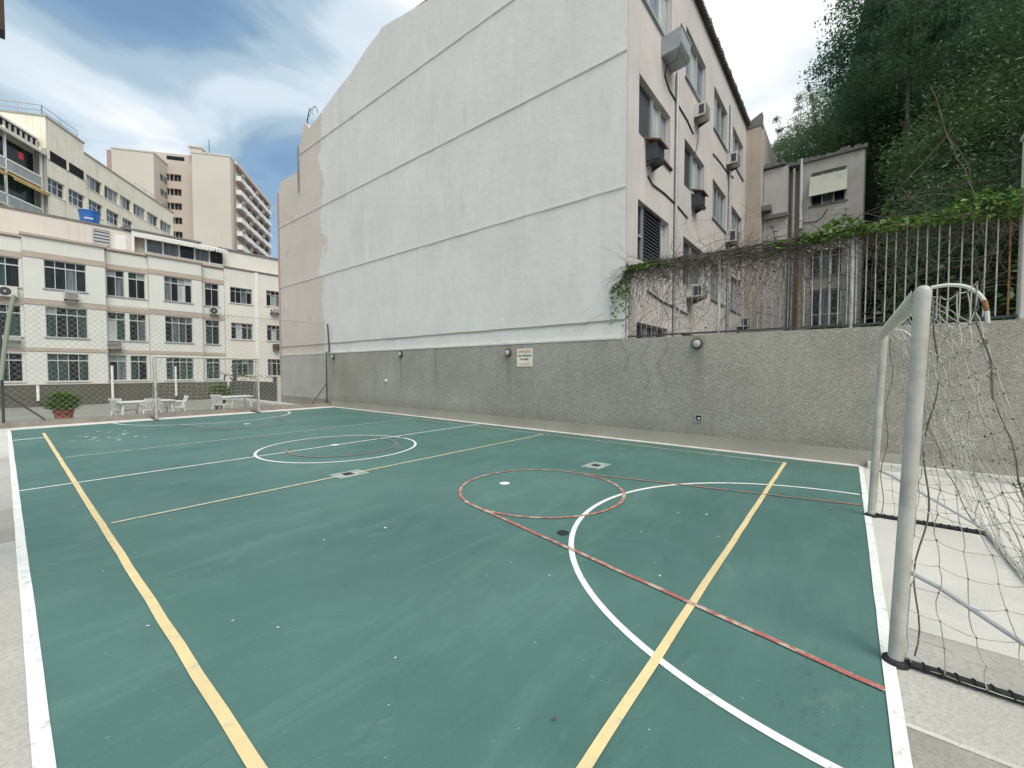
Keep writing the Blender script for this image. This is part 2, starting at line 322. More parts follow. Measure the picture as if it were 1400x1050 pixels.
# gable wall: old tan paint at the far end, newer white paint over the rest, torn edge
def gable_mat():
    m = bpy.data.materials.new('gable_paint'); m.use_nodes = True; nt = m.node_tree; N = nt.nodes; L = nt.links
    p = N['Principled BSDF']; p.inputs['Roughness'].default_value = .9; p.inputs['Specular IOR Level'].default_value = .2
    g = N.new('ShaderNodeNewGeometry'); sp = N.new('ShaderNodeSeparateXYZ'); L.new(g.outputs['Position'], sp.inputs[0])
    def noise(s, d=5, vec=None, r=.6):
        n = N.new('ShaderNodeTexNoise'); n.inputs['Scale'].default_value = s; n.inputs['Detail'].default_value = d; n.inputs['Roughness'].default_value = r
        L.new(vec or g.outputs['Position'], n.inputs[0]); return n.outputs['Fac']
    def rmp(s, a, b, c=0., d=1.):
        r = N.new('ShaderNodeMapRange'); L.new(s, r.inputs[0])
        for i, v in enumerate((a, b, c, d)): r.inputs[i + 1].default_value = v
        return r.outputs[0]
    def mx(f, a, b):
        x = N.new('ShaderNodeMix'); x.data_type = 'RGBA'; L.new(f, x.inputs[0])
        for i, c in ((6, a), (7, b)):
            if isinstance(c, tuple): x.inputs[i].default_value = (*c, 1)
            else: L.new(c, x.inputs[i])
        return x.outputs[2]
    white = mx(rmp(noise(.5, 6), .3, .7), (.65, .63, .605), (.73, .71, .685))
    mp = N.new('ShaderNodeMapping'); mp.inputs['Scale'].default_value = (1, 1.6, .5); mp.inputs['Rotation'].default_value = (.35, 0, 0); L.new(g.outputs['Position'], mp.inputs[0])
    white = mx(rmp(noise(1.1, 9, mp.outputs[0], .72), .5, .70, 0, .6), white, (.78, .76, .72))
    white = mx(rmp(noise(2.6, 8, mp.outputs[0], .7), .56, .76, 0, .45), white, (.50, .485, .455))
    ms_ = N.new('ShaderNodeMapping'); ms_.inputs['Scale'].default_value = (2, 2.2, .13); L.new(g.outputs['Position'], ms_.inputs[0])
    white = mx(rmp(noise(1.5, 7, ms_.outputs[0], .65), .54, .76, 0, .22), white, (.46, .44, .41))
    tan = mx(rmp(noise(.6, 6), .3, .7), (.59, .52, .455), (.66, .60, .535))
    tan = mx(rmp(noise(.9, 8, None, .7), .58, .75, 0, .5), tan, (.36, .31, .26))
    tan = mx(rmp(noise(2.3, 5, None, .75), .69, .73, 0, .9), tan, (.15, .13, .12))
    e = N.new('ShaderNodeMath'); e.operation = 'MULTIPLY_ADD'; L.new(noise(.75, 7, None, .6), e.inputs[0]); e.inputs[1].default_value = 2.4; L.new(sp.outputs[1], e.inputs[2])
    c = mx(rmp(e.outputs[0], 19.98, 20.04), white, tan)
    L.new(c, p.inputs['Base Color'])
    b = N.new('ShaderNodeBump'); b.inputs['Strength'].default_value = .35; b.inputs['Distance'].default_value = .03; L.new(noise(4.5, 9, None, .65), b.inputs['Height']); L.new(b.outputs[0], p.inputs['Normal'])
    return m
MT['gable'] = gable_mat()

def leafmat(name, c1, c2, c3=None, scale=1.2, trans=.25):
    m = bpy.data.materials.new(name); m.use_nodes = True; nt = m.node_tree; N = nt.nodes; L = nt.links
    p = N['Principled BSDF']; p.inputs['Roughness'].default_value = .5; p.inputs['Specular IOR Level'].default_value = .35
    g = N.new('ShaderNodeNewGeometry')
    n = N.new('ShaderNodeTexNoise'); n.inputs['Scale'].default_value = scale; n.inputs['Detail'].default_value = 4; L.new(g.outputs['Position'], n.inputs[0])
    r = N.new('ShaderNodeMapRange'); r.inputs[1].default_value = .38; r.inputs[2].default_value = .64; L.new(n.outputs['Fac'], r.inputs[0])
    x = N.new('ShaderNodeMix'); x.data_type = 'RGBA'; L.new(r.outputs[0], x.inputs[0]); x.inputs[6].default_value = (*c1, 1); x.inputs[7].default_value = (*c2, 1)
    y = N.new('ShaderNodeMix'); y.data_type = 'RGBA'; L.new(g.outputs['Random Per Island'], y.inputs[0]); L.new(x.outputs[2], y.inputs[6]); y.inputs[7].default_value = (*(c3 or c2), 1)
    k = N.new('ShaderNodeMath'); k.operation = 'MULTIPLY'; k.inputs[1].default_value = .5; L.new(g.outputs['Random Per Island'], k.inputs[0]); L.new(k.outputs[0], y.inputs[0])
    L.new(y.outputs[2], p.inputs['Base Color'])
    t = N.new('ShaderNodeBsdfTranslucent'); L.new(y.outputs[2], t.inputs[0])
    ms = N.new('ShaderNodeMixShader'); ms.inputs[0].default_value = trans; L.new(p.outputs[0], ms.inputs[1]); L.new(t.outputs[0], ms.inputs[2])
    L.new(ms.outputs[0], N['Material Output'].inputs[0]); return m
MT['leaf_forest'] = leafmat('leaf_forest', (.038, .090, .040), (.13, .215, .075), (.08, .14, .06), .20)
MT['leaf_bamboo'] = leafmat('leaf_bamboo', (.09, .17, .08), (.18, .28, .13), (.13, .22, .10), .5, .35)
MT['leaf_big'] = leafmat('leaf_big', (.055, .125, .07), (.11, .20, .10), (.08, .16, .09), .4, .45)
MT['leaf_vine'] = leafmat('leaf_vine', (.035, .11, .018), (.14, .28, .045), (.16, .20, .05), 4)
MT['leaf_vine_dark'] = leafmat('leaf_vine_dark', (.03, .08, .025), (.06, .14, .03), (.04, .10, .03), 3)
MT['leaf_pot'] = leafmat('leaf_pot', (.05, .12, .015), (.14, .24, .03), (.10, .18, .02), 5)

# ---------------------------------------------------------------- mesh helpers
class MB:
    def __init__(s, T=None): s.v = []; s.f = []; s.T = T
    def add(s, vs, fs):
        o = len(s.v)
        s.v += [tuple(s.T(*p)) if s.T else tuple(p) for p in vs]
        s.f += [tuple(i + o for i in f) for f in fs]
        return s
    def box(s, x0, x1, y0, y1, z0, z1):
        return s.add([(x0, y0, z0), (x1, y0, z0), (x1, y1, z0), (x0, y1, z0), (x0, y0, z1), (x1, y0, z1), (x1, y1, z1), (x0, y1, z1)],
                     [(0, 3, 2, 1), (4, 5, 6, 7), (0, 1, 5, 4), (1, 2, 6, 5), (2, 3, 7, 6), (3, 0, 4, 7)])
    def quad(s, *p): return s.add(p, [tuple(range(len(p)))])
    def prism(s, pts, axis, a, b):
        """extrude a 2-D outline; axis 'x': pts are (y,z); 'y': (x,z); 'z': (x,y)"""
        def P(p, k): return {'x': (k, p[0], p[1]), 'y': (p[0], k, p[1]), 'z': (p[0], p[1], k)}[axis]
        n = len(pts)
        return s.add([P(p, a) for p in pts] + [P(p, b) for p in pts],
                     [tuple(range(n)), tuple(range(2 * n - 1, n - 1, -1))] + [(i, (i + 1) % n, n + (i + 1) % n, n + i) for i in range(n)])
    def tube(s, pts, r, n=8, caps=True):
        pts = [Vector(p) for p in pts]; k = len(pts); rs = r if isinstance(r, (list, tuple)) else [r] * k
        vs = []; ref = None
        for i, p in enumerate(pts):
            t = (pts[min(i + 1, k - 1)] - pts[max(i - 1, 0)])
            if t.length < 1e-9: t = Vector((0, 0, 1))
            t.normalize()
            if ref is None: ref = Vector((0, 0, 1)) if abs(t.z) < .9 else Vector((1, 0, 0))
            u = t.cross(ref); u = u.normalized() if u.length > 1e-6 else t.orthogonal().normalized(); w = u.cross(t); ref = w
            for j in range(n):
                a = 2 * PI * j / n; vs.append(tuple(p + (u * math.cos(a) + w * math.sin(a)) * rs[i]))
        fs = [(i * n + j, i * n + (j + 1) % n, (i + 1) * n + (j + 1) % n, (i + 1) * n + j) for i in range(k - 1) for j in range(n)]
        if caps: fs += [tuple(range(n)), tuple(range(k * n - 1, (k - 1) * n - 1, -1))]
        return s.add(vs, fs)
    def lathe(s, prof, c=(0, 0, 0), n=16, axis='z'):
        vs = []
        for r, h in prof:
            for j in range(n):
                a = 2 * PI * j / n; x, y = r * math.cos(a), r * math.sin(a)
                vs.append((c[0] + x, c[1] + y, c[2] + h) if axis == 'z' else ((c[0] + h, c[1] + x, c[2] + y) if axis == 'x' else (c[0] + x, c[1] + h, c[2] + y)))
        k = len(prof)
        fs = [(i * n + j, i * n + (j + 1) % n, (i + 1) * n + (j + 1) % n, (i + 1) * n + j) for i in range(k - 1) for j in range(n)]
        fs += [tuple(range(n)), tuple(range(k * n - 1, (k - 1) * n - 1, -1))]
        return s.add(vs, fs)
    def mesh(s, name, m, smooth=False, bevel=0):
        me = bpy.data.meshes.new(name); me.from_pydata(s.v, [], s.f)
        if len(s.f) < 60000:
            bm = bmesh.new(); bm.from_mesh(me); bmesh.ops.recalc_face_normals(bm, faces=bm.faces)
            if bevel: bmesh.ops.bevel(bm, geom=bm.edges[:], offset=bevel, segments=2, affect='EDGES', clamp_overlap=True)
            bm.to_mesh(me); bm.free()
        if m is not None: me.materials.append(MT[m] if isinstance(m, str) else m)
        if smooth:
            me.polygons.foreach_set('use_smooth', [True] * len(me.polygons))
            try: me.set_sharp_from_angle(angle=math.radians(40))
            except Exception: pass
        return me
def ob(name, data, parent=None, loc=(0, 0, 0), rot=(0, 0, 0)):
    o = bpy.data.objects.new(name, data); COL.objects.link(o); o.parent = parent; o.location = loc; o.rotation_euler = rot; return o
def tag(o, label, cat, group=None, kind=None):
    o['label'] = label; o['category'] = cat
    if group: o['group'] = group
    if kind: o['kind'] = kind
    return o
def thing(name, label, cat, loc=(0, 0, 0), rz=0, group=None):
    return tag(ob(name, None, None, loc, (0, 0, rz)), label, cat, group)
def part(name, mb, m, parent, smooth=False, bevel=0, label=None, kind=None):
    o = ob(name, mb.mesh(name, m, smooth, bevel), parent)
    if label: o['label'] = label
    if kind: o['kind'] = kind
    return o
def struct(name, mb, m, smooth=False, parent=None):
    o = ob(name, mb.mesh(name, m, smooth), parent)
    if parent is None: o['kind'] = 'structure'
    return o
def copy_tree(o, parent=None):
    c = o.copy(); COL.objects.link(c); c.parent = parent
    for ch in [q for q in list(o.children)]: copy_tree(ch, c)
    return c

class Frame:
    """a vertical grid in the world; hit() turns a photographed point on a known plane into local metres"""
    def __init__(s, ox=0, oy=0, ang=0, oz=0): s.o = np.array([ox, oy, oz], float); s.a = ang; c, n = math.cos(ang), math.sin(ang); s.R = np.array([[c, n, 0], [-n, c, 0], [0, 0, 1]])
    def hit(s, px, py, ax, val):
        d = s.R @ (RM @ np.array([px - 700, py - 525, FPX])); c = s.R @ (np.array([0, 0, EYE]) - s.o)
        return c + d * (val - c[ax]) / d[ax]
W0 = Frame()
def onX(px, py, X): return W0.hit(px, py, 0, X)
def onY(px, py, Y): return W0.hit(px, py, 1, Y)
def gnd(px, py, z=0): return W0.hit(px, py, 2, z)

# facade in local terms: a along, b depth inward (0 = face), z up
def facade(parent, T, a0, a1, z0, z1, holes, m, reveal=.18, name='wall', label=None):
    mb = MB(T)
    As = sorted(set([a0, a1] + [min(max(v, a0), a1) for h in holes for v in h[:2]])); Zs = sorted(set([z0, z1] + [min(max(v, z0), z1) for h in holes for v in h[2:4]]))
    for i in range(len(As) - 1):
        for j in range(len(Zs) - 1):
            ca, cz = (As[i] + As[i + 1]) / 2, (Zs[j] + Zs[j + 1]) / 2
            if any(h[0] < ca < h[1] and h[2] < cz < h[3] for h in holes): continue
            mb.quad((As[i], 0, Zs[j]), (As[i + 1], 0, Zs[j]), (As[i + 1], 0, Zs[j + 1]), (As[i], 0, Zs[j + 1]))
    d = reveal + .1
    for h in holes:
        h0, h1, g0, g1 = h[:4]
        mb.quad((h0, 0, g0), (h0, 0, g1), (h0, d, g1), (h0, d, g0)); mb.quad((h1, 0, g0), (h1, 0, g1), (h1, d, g1), (h1, d, g0))
        mb.quad((h0, 0, g0), (h1, 0, g0), (h1, d, g0), (h0, d, g0)); mb.quad((h0, 0, g1), (h1, 0, g1), (h1, d, g1), (h0, d, g1))
    for q in (((a0, 0, z0), (a0, 0, z1), (a0, d, z1), (a0, d, z0)), ((a1, 0, z0), (a1, 0, z1), (a1, d, z1), (a1, d, z0)), ((a0, 0, z1), (a1, 0, z1), (a1, d, z1), (a0, d, z1))): mb.quad(*q)
    me = mb.mesh(name, m); o = ob(name, me, parent)
    if label: o['label'] = label
    return o
prng = random.Random(21)
def window(parent, T, a0, a1, z0, z1, cols=(1,), rows=(1,), depth=.14, fr='alu', panes=('glass_dark',), fw=.05, sill=None, subs=True, transom_fw=None):
    """frame bars (one mesh) > panes as sub-parts, plus a sill; cols and rows are relative sizes, rows from the bottom"""
    A = [a0]; t = sum(cols)
    for c in cols: A.append(A[-1] + (a1 - a0) * c / t)
    Z = [z0]; t = sum(rows)
    for c in rows: Z.append(Z[-1] + (z1 - z0) * c / t)
    mb = MB(T); h = fw / 2
    for i, a in enumerate(A):
        lo = a if i == 0 else a - h; hi = a if i == len(A) - 1 else a + h
        if i == 0: hi = a + fw
        if i == len(A) - 1: lo = a - fw
        mb.box(lo, hi, depth - .03, depth + .03, z0, z1)
    for i, z in enumerate(Z):
        k = (transom_fw or fw) / 2
        lo, hi = (z, z + fw) if i == 0 else ((z - fw, z) if i == len(Z) - 1 else (z - k, z + k))
        for j in range(len(A) - 1):
            mb.box(A[j] + (fw if j == 0 else h) + .0005, A[j + 1] - (fw if j == len(A) - 2 else h) - .0005, depth - .025, depth + .025, lo, hi)
    w = part('window', mb, fr, parent)
    n = 0
    for j in range(len(Z) - 1):
        for i in range(len(A) - 1):
            pm = panes[n % len(panes)]; n += 1
            if pm is None: continue
            if len(panes) > 3 and prng.random() < .16: pm = prng.choice(('glass_dark', 'glass_dark', 'glass_teal', 'glass_mid', 'glass_frost', 'glass_pale'))
            q = MB(T).box(A[i] + .004, A[i + 1] - .004, depth + .032 + .002 * ((i + j) % 2), depth + .045, Z[j] + .004, Z[j + 1] - .004)
            part('pane', q, pm, w)
    if sill:
        part('sill', MB(T).box(a0 - .08, a1 + .08, -.06, depth - .032, z0 - .07, z0 - .001), sill, w)
    return w
def louvred(parent, T, a0, a1, z0, z1, m='louvre', depth=.1, pitch=.09, name='louvred_shutter', backm='room'):
    fr = MB(T); fr.box(a0, a0 + .04, depth - .03, depth + .02, z0, z1); fr.box(a1 - .04, a1, depth - .03, depth + .02, z0, z1)
    fr.box(a0 + .041, a1 - .041, depth - .03, depth + .02, z0, z0 + .05); fr.box(a0 + .041, a1 - .041, depth - .03, depth + .02, z1 - .05, z1)
    s = part(name, fr, m, parent); sl_ = MB(T); z = z0 + .06
    while z < z1 - .1:
        sl_.add([(a0 + .041, depth - .028, z), (a1 - .041, depth - .028, z), (a1 - .041, depth + .015, z + pitch * .75), (a0 + .041, depth + .015, z + pitch * .75),
                 (a0 + .041, depth - .02, z - .008), (a1 - .041, depth - .02, z - .008), (a1 - .041, depth + .022, z + pitch * .75 - .008), (a0 + .041, depth + .022, z + pitch * .75 - .008)],
                [(0, 1, 2, 3), (4, 7, 6, 5), (0, 4, 5, 1), (1, 5, 6, 2), (2, 6, 7, 3), (3, 7, 4, 0)])
        z += pitch
    o = part('slats', sl_, m, s); o['kind'] = 'stuff'
    part('backing', MB(T).box(a0, a1, depth + .03, depth + .06, z0, z1), backm, s)
    return s

# ---------------------------------------------------------------- ground and court
CW = 9.30     # plane of the court wall
struct('ground', MB().quad((-400, -300, -.62), (500, -300, -.62), (500, 700, -.62), (-400, 700, -.62)), 'ground')
def slab(name, x0, x1, y0, y1, m, z=0., t=.3):
    return struct(name, MB().box(x0, x1, y0, y1, z - t, z), m)
slab('court', .098, 9.12, -.190, 17.45, 'court', 0)
slab('gutter_strip', 9.124, CW - .002, -.19, 18.1, 'strip', .006)
slab('concrete_apron', -3.0, .096, -6, 2.05, 'concrete', 0)
slab('concrete_apron', -3.0, .096, 2.06, 6.14, 'concrete', -.002)
slab('concrete_apron', -3.0, .096, 6.15, 7.6, 'concrete_dark', 0)
slab('concrete_apron', -3.0, .096, 7.61, 12.2, 'concrete', -.002)
slab('concrete_apron', -3.0, .096, 12.21, 18.1, 'concrete_light', 0)
slab('concrete_strip', .10, 9.12, 17.454, 18.1, 'strip', .004)
slab('concrete_apron', .10, 2.57, -6, -.191, 'concrete_dark', -.002)
slab('concrete_joint', 2.574, 2.60, -6, -.191, 'concrete_light', .002)
slab('concrete_apron', 2.604, 3.58, -6, -.191, 'concrete', -.002)
slab('concrete_apron', 3.584, 6.40, -6, -.191, 'concrete_light', 0)
slab('concrete_apron', 6.41, CW - .002, -6, -.191, 'concrete_light', -.003)
struct('wall_footing', MB().box(CW - .22, CW - .003, -6, -.30, 0.001, .09), 'concrete_light')

# court lines: thin sheets, each a little above the last
LZ = {'line_white': .004, 'line_white_worn': .0035, 'line_yellow': .0062, 'line_cream': .0064, 'line_red': .0082, 'line_red_worn': .0084, 'line_red_faint': .0082, 'line_red_ring': .0082}
def strip(name, pts, w, m, dz=0, closed=False):
    P = [Vector((p[0], p[1], 0)) for p in pts]; n = len(P); vs = []; z = LZ[m] + dz
    for i, p in enumerate(P):
        a = P[(i - 1) % n] if closed else P[max(i - 1, 0)]; b = P[(i + 1) % n] if closed else P[min(i + 1, n - 1)]
        t = (b - a).normalized(); nn = Vector((-t.y, t.x, 0)) * w / 2
        vs += [(p.x + nn.x, p.y + nn.y, z), (p.x - nn.x, p.y - nn.y, z)]
    fs = [(2 * i, 2 * i + 1, 2 * ((i + 1) % n) + 1, 2 * ((i + 1) % n)) for i in range(n if closed else n - 1)]
    return struct(name, MB().add(vs, fs), m)
def arc(cx, cy, r, a0, a1, n=64): return [(cx + r * math.cos(math.radians(a0 + (a1 - a0) * i / n)), cy + r * math.sin(math.radians(a0 + (a1 - a0) * i / n))) for i in range(n + 1)]
def seg(a, b, n=1, wob=0):
    return [(a[0] + (b[0] - a[0]) * i / n + random.uniform(-wob, wob), a[1] + (b[1] - a[1]) * i / n + random.uniform(-wob, wob)) for i in range(n + 1)]
strip('side_line', seg((.068, -.16), (.068, 17.45), 40, .002), .062, 'line_white')
strip('goal_line', seg((.1, -.215), (9.12, -.215), 40, .002), .058, 'line_white', .003)
strip('centre_line', seg((.1, 8.6), (9.12, 8.62), 20, .003), .05, 'line_white')
strip('centre_circle', arc(4.49, 8.33, 1.55, 0, 360)[:-1], .05, 'line_white', .001, True)
strip('goal_area_arc', arc(4.58, -.16, 2.48, 0, 180), .050, 'line_white', .0005)
strip('goal_area_arc', arc(4.58, 17.45, 2.48, 180, 360), .05, 'line_white', .0005)
strip('volleyball_side_line', seg((.615, .75), (.62, 16.0), 40, .003), .054, 'line_yellow')
strip('volleyball_side_line', seg((8.66, .80), (8.66, 16.0), 40, .003), .035, 'line_white_worn')
strip('volleyball_end_line', seg((.58, .80), (8.69, .82), 30, .003), .052, 'line_yellow', .0003)
strip('volleyball_attack_line', seg((.69, 6.03), (8.62, 5.98), 30, .004), .05, 'line_cream')
strip('volleyball_attack_line', seg((.69, 11.25), (8.62, 11.35), 30, .004), .05, 'line_white_worn')
strip('faded_line', seg((.1, 14.9), (.62, 14.95), 4, .002), .16, 'line_white_worn', -.0006)
strip('free_throw_circle', arc(4.60, 3.22, 1.1, 0, 360)[:-1], .040, 'line_red', 0, True)
strip('key_line', seg((3.56, 3.62), (2.79, -.183), 30, .004), .040, 'line_red', .0006)
strip('key_line', seg((5.60, 3.72), (6.51, -.183), 30, .004), .04, 'line_red_worn', .0006)
strip('inner_centre_circle', arc(4.55, 8.30, 1.08, 140, 395), .045, 'line_red_ring')
strip('free_throw_circle', arc(4.58, 14.0, 1.1, 150, 390), .05, 'line_red_faint')
strip('key_line', seg((3.55, 13.7), (2.80, 17.4), 10, .003), .05, 'line_red_faint', .0006)
strip('key_line', seg((5.60, 13.7), (6.60, 17.4), 10, .003), .05, 'line_red_faint', .0006)
def disc(name, x, y, r, m, z, sx=1): return struct(name, MB().add([(x + r * sx * math.cos(a), y + r * math.sin(a), z) for a in np.linspace(0, 2 * PI, 24, False)], [tuple(range(24))]), m)
disc('penalty_spot', 4.52, 3.80, .075, 'line_white', .0045)
disc('centre_spot', 4.50, 8.60, .09, 'line_white', .0100)
disc('penalty_spot', 4.6, 14.05, .09, 'line_white', .0045)
# paint drips and droppings scattered on the court
def specks(name, m, n, rmin, rmax, label, kind='stuff', region=(.2, 9, .1, 17.2), z=.0035, elong=2.2):
    mb = MB()
    for i in range(n):
        x = random.uniform(region[0], region[1]); y = region[2] + (region[3] - region[2]) * random.random() ** 1.5
        r = random.uniform(rmin, rmax) * (1 if random.random() < .9 else 2.0); a = random.uniform(0, PI); e = random.uniform(1, elong); k = 7
        pts = []
        for j in range(k):
            t = 2 * PI * j / k; q = r * random.uniform(.6, 1.2); u, v = q * e * math.cos(t), q * math.sin(t)
            pts.append((x + u * math.cos(a) - v * math.sin(a), y + u * math.sin(a) + v * math.cos(a), z + .00001 * i))
        mb.add(pts, [tuple(range(k))])
    o = ob(name, mb.mesh(name, m)); tag(o, label, 'specks', None, kind); return o
specks('paint_specks', 'line_white', 95, .002, .008, 'small white paint drips and droppings scattered over the green court')
specks('paint_specks', 'line_white', 26, .012, .035, 'cluster of pale paint splashes near the far left corner of the court', region=(.9, 2.2, 13.0, 15.6), z=.006)
specks('dark_specks', 'tile_dark', 45, .004, .011, 'tiny dark leaf crumbs and tar spots on the green court', z=.014)
specks('dark_specks', 'tile_dark', 170, .001, .0035, 'patch of dark grime flecks near the bottom right of the court', region=(2.2, 2.85, -.1, .25), z=.0145, elong=1.2)

# drains let into the court
def drain(x, y, s, label, dark=True):
    t = thing('floor_drain', label, 'drain', (x, y, .0))
    part('cover_patch', MB().box(-s, s * 1.3, -s * .8, s * .9, .001, .0055), 'drain_patch', t)
    g = s * .38
    part('drain_frame', MB().box(-g - .02, g + .02, -g - .02, g + .02, .0056, .010), 'concrete_light' if dark else 'drain_patch', t)
    part('pit', MB().box(-g, g, -g, g, .0101, .012), 'room' if dark else 'drain_patch', t)  # flat plate; when dark, its black stands for shade below the grate
    b = MB()
    for k in range(6): b.box(-g + (2 * g) * (k + .3) / 6, -g + (2 * g) * (k + .6) / 6, -g, g, .0121, .016)
    part('grate', b, 'dark_metal' if dark else 'drain_patch', t)
drain(3.36, 5.90 + .12, .21, 'square floor drain with black grate beside the cream line near midcourt')
drain(6.35, 3.30, .2, 'painted over square floor drain by the red circle on the wall side')
c = tag(ob('drain_cap', MB().lathe([(.001, .001), (.055, .001), (.06, .006), (.055, .010), (.001, .011)], n=20).mesh('drain_cap', 'black_wrap', True), None, tuple(gnd(770, 729))), 'small round grey drain cap between red circle and white arc', 'drain cap')
c = tag(ob('drain_cap', MB().lathe([(.001, .001), (.055, .001), (.06, .006), (.055, .010), (.001, .011)], n=20).mesh('drain_cap', 'dark_metal', True), None, tuple(gnd(551, 598))), 'small dark round cap on the rim of the white centre circle', 'drain cap')

# ---------------------------------------------------------------- court wall
WT = 2.38
t = thing('court_wall', 'long grey pebbledash court wall topped by a white ledge and barred fence', 'wall', (CW, 0, 0))
mb = MB(); mb.box(0, .20, -6, 23.35, -.6, WT)
part('wall_panel', mb, 'pebble', t)
mb = MB(); mb.box(-.012, -.002, -6, 18.02, 0.002, .26); part('skirting', mb, 'skirting', t)
mb = MB()
y = 4.2
while y < 23.3:
    L_ = random.uniform(.25, .5); h = random.uniform(.035, .06); mb.box(-.012 - random.uniform(0, .008), .09, y, min(y + L_, 23.3), WT + .001, WT + h); y += L_ + .0005
part('ledge', mb, 'ledge', t, label='rough white mortar ledge under the gable wall')
mb = MB(); mb.box(-.006, -.001, 18.25, 23.3, .30, WT - .02); part('painted_panel', mb, 'concrete', t, label='pale grey rendered end of the wall beyond the chain link fence')
mb = MB()
for k in range(6): mb.tube([(.1, -5 + k * 1.7 + q, WT + .004) for q in (0, .8, 1.7)], .004, 4)

# wall lamps
def wall_lamp(y, z, label):
    t = thing('wall_lamp', label, 'lamp', (CW, y, z), 0, 'round bulkhead lamps along the court wall')
    part('housing', MB().lathe([(.055, -.002), (.10, -.004), (.115, -.02), (.115, -.05), (.10, -.062), (.085, -.066)], n=24, axis='x'), 'dark_metal', t, True)
    part('lens', MB().lathe([(.083, -.055), (.078, -.085), (.05, -.105), (.015, -.112), (.001, -.113)], n=20, axis='x'), 'lamp_lens', t, True)
    g = MB(); g.tube([(-.07, .086 * math.cos(a), .086 * math.sin(a)) for a in np.linspace(0, 2 * PI, 25)], .008, 6)
    part('guard_ring', g, 'dark_metal', t, True)
    mb = MB(); 
wall_lamp(2.48, 2.20, 'round bulkhead lamp on the court wall nearest the goal, below the barred fence')
wall_lamp(7.67, 2.14, 'round bulkhead lamp on the court wall just left of the warning sign')
wall_lamp(12.82, 2.22, 'round bulkhead lamp on the court wall above the small white spout')
wall_lamp(17.75, 2.22, 'round bulkhead lamp on the court wall beside the end fence post')
# dark drip stains under the lamps
for y, z, w in ((2.48, 2.05, .16), (7.6, 1.98, .15), (12.75, 2.05, .12)):
    pass
t = thing('wall_spout', 'small white pipe spout halfway up the court wall', 'spout', (CW, 13.75, 1.23))
part('pipe', MB().lathe([(.035, 0), (.035, -.09), (.022, -.09), (.022, -.01)], n=14, axis='x'), 'white', t, True)
part('flange', MB().lathe([(.03, -.001), (.055, -.001), (.055, -.012), (.03, -.012)], n=14, axis='x'), 'white', t)
part('conduit', MB().tube([(-.012, 0, -.06), (-.012, 0, -.9)], .012, 8), 'concrete_dark', t)
t = thing('outlet_box', 'small square outlet box low on the court wall below the nearest lamp', 'outlet', (CW, 2.43, .62))
part('frame', MB().box(-.02, -.001, -.075, -.05, -.08, .08).box(-.02, -.001, .05, .075, -.08, .08).box(-.02, -.001, -.0499, .0499, .055, .08).box(-.02, -.001, -.0499, .0499, -.08, -.055), 'skirting', t)
part('recess', MB().box(-.006, -.001, -.05, .05, -.055, .055), 'room', t)
part('socket', MB().box(-.014, -.007, -.03, .02, -.03, .02), 'concrete_light', t, bevel=.002)

def text_mesh(txt, size, m, bold=.0):
    cu = bpy.data.curves.new('txt', 'FONT'); cu.body = txt; cu.size = size; cu.align_x = 'CENTER'; cu.extrude = .0008; cu.offset = bold
    o = bpy.data.objects.new('txt', cu); COL.objects.link(o)
    bpy.context.view_layer.update()
    me = bpy.data.meshes.new_from_object(o.evaluated_get(bpy.context.evaluated_depsgraph_get())); bpy.data.objects.remove(o); bpy.data.curves.remove(cu)
    me.materials.clear(); me.materials.append(MT[m]); return me
MT['ink_black'] = mat('ink_black', (.015, .015, .02), .6); MT['ink_red'] = mat('ink_red', (.45, .05, .03), .6)
MT['sign_face'] = mat('sign_face', (.76, .73, .60), .6, vary=.06, vscale=5)
t = thing('warning_sign', 'cream warning sign with red heading and black text on the court wall', 'sign', (CW, 7.085, 1.99))
part('board', MB().box(-.012, -.001, -.275, .275, -.25, .25), 'sign_face', t, bevel=.002)
for txt, z, sz, m, b in (('ATENÇÃO', .135, .098, 'ink_red', .001), ('NÃO PENDURE', .03, .070, 'ink_black', .002), ('NA REDE', -.070, .070, 'ink_black', .002), ('A ADMINISTRAÇÃO', -.20, .045, 'ink_red', 0)):
    o = ob('lettering', text_mesh(txt, sz, m, b), t, (-.0135, 0, z), (PI / 2, 0, -PI / 2))

# ---------------------------------------------------------------- white gable building
GX = CW + .07
B = thing('apartment_block', 'white gable-walled apartment block rising straight behind the court wall', 'building', (0, 0, 0))
prof = [(4.13, -.55), (4.13, 13.72), (11.34, 14.15), (13.99, 14.62), (14.2, 14.50), (14.94, 14.36), (16.2, 13.90), (17.21, 13.70), (18.17, 13.45), (19.48, 13.08), (19.9, 13.02), (20.35, 13.40), (20.5, 13.30), (20.76, 12.70), (20.93, 12.57), (20.95, 11.33), (23.16, 11.42), (23.42, 11.0), (23.42, 5.5), (23.42, -.55)]
part('gable_wall', MB().prism(prof, 'x', GX, GX + .25), 'gable', B)
for z, y0, y1 in ((2.84, 4.15, 23.4), (5.98, 4.15, 23.4), (9.12, 4.15, 23.4), (12.12, 4.15, 20.9)):
    mb = MB(); n = 40
    for i in range(n):
        a = y0 + (y1 - y0) * i / n; b = y0 + (y1 - y0) * (i + 1) / n; dz = random.uniform(-.006, .006)
        mb.box(GX - .026 + dz, GX - .001, a, b - .0004, z - .02 + dz, z + .02 + dz)
    part('string_course', mb, 'ledge' if z > 3 else 'skirting', B)
# body behind the gable
part('body', MB().box(GX + .26, 23.4, 4.55, 23.3, -.55, 11.0), 'facade', B)
part('roof', MB().prism([(3.98, 13.70), (3.98, 13.78), (13.6, 14.75), (20.2, 13.1), (20.2, 12.9), (13.6, 14.35)], 'x', GX + .26, 23.7), 'tile_dark', B)
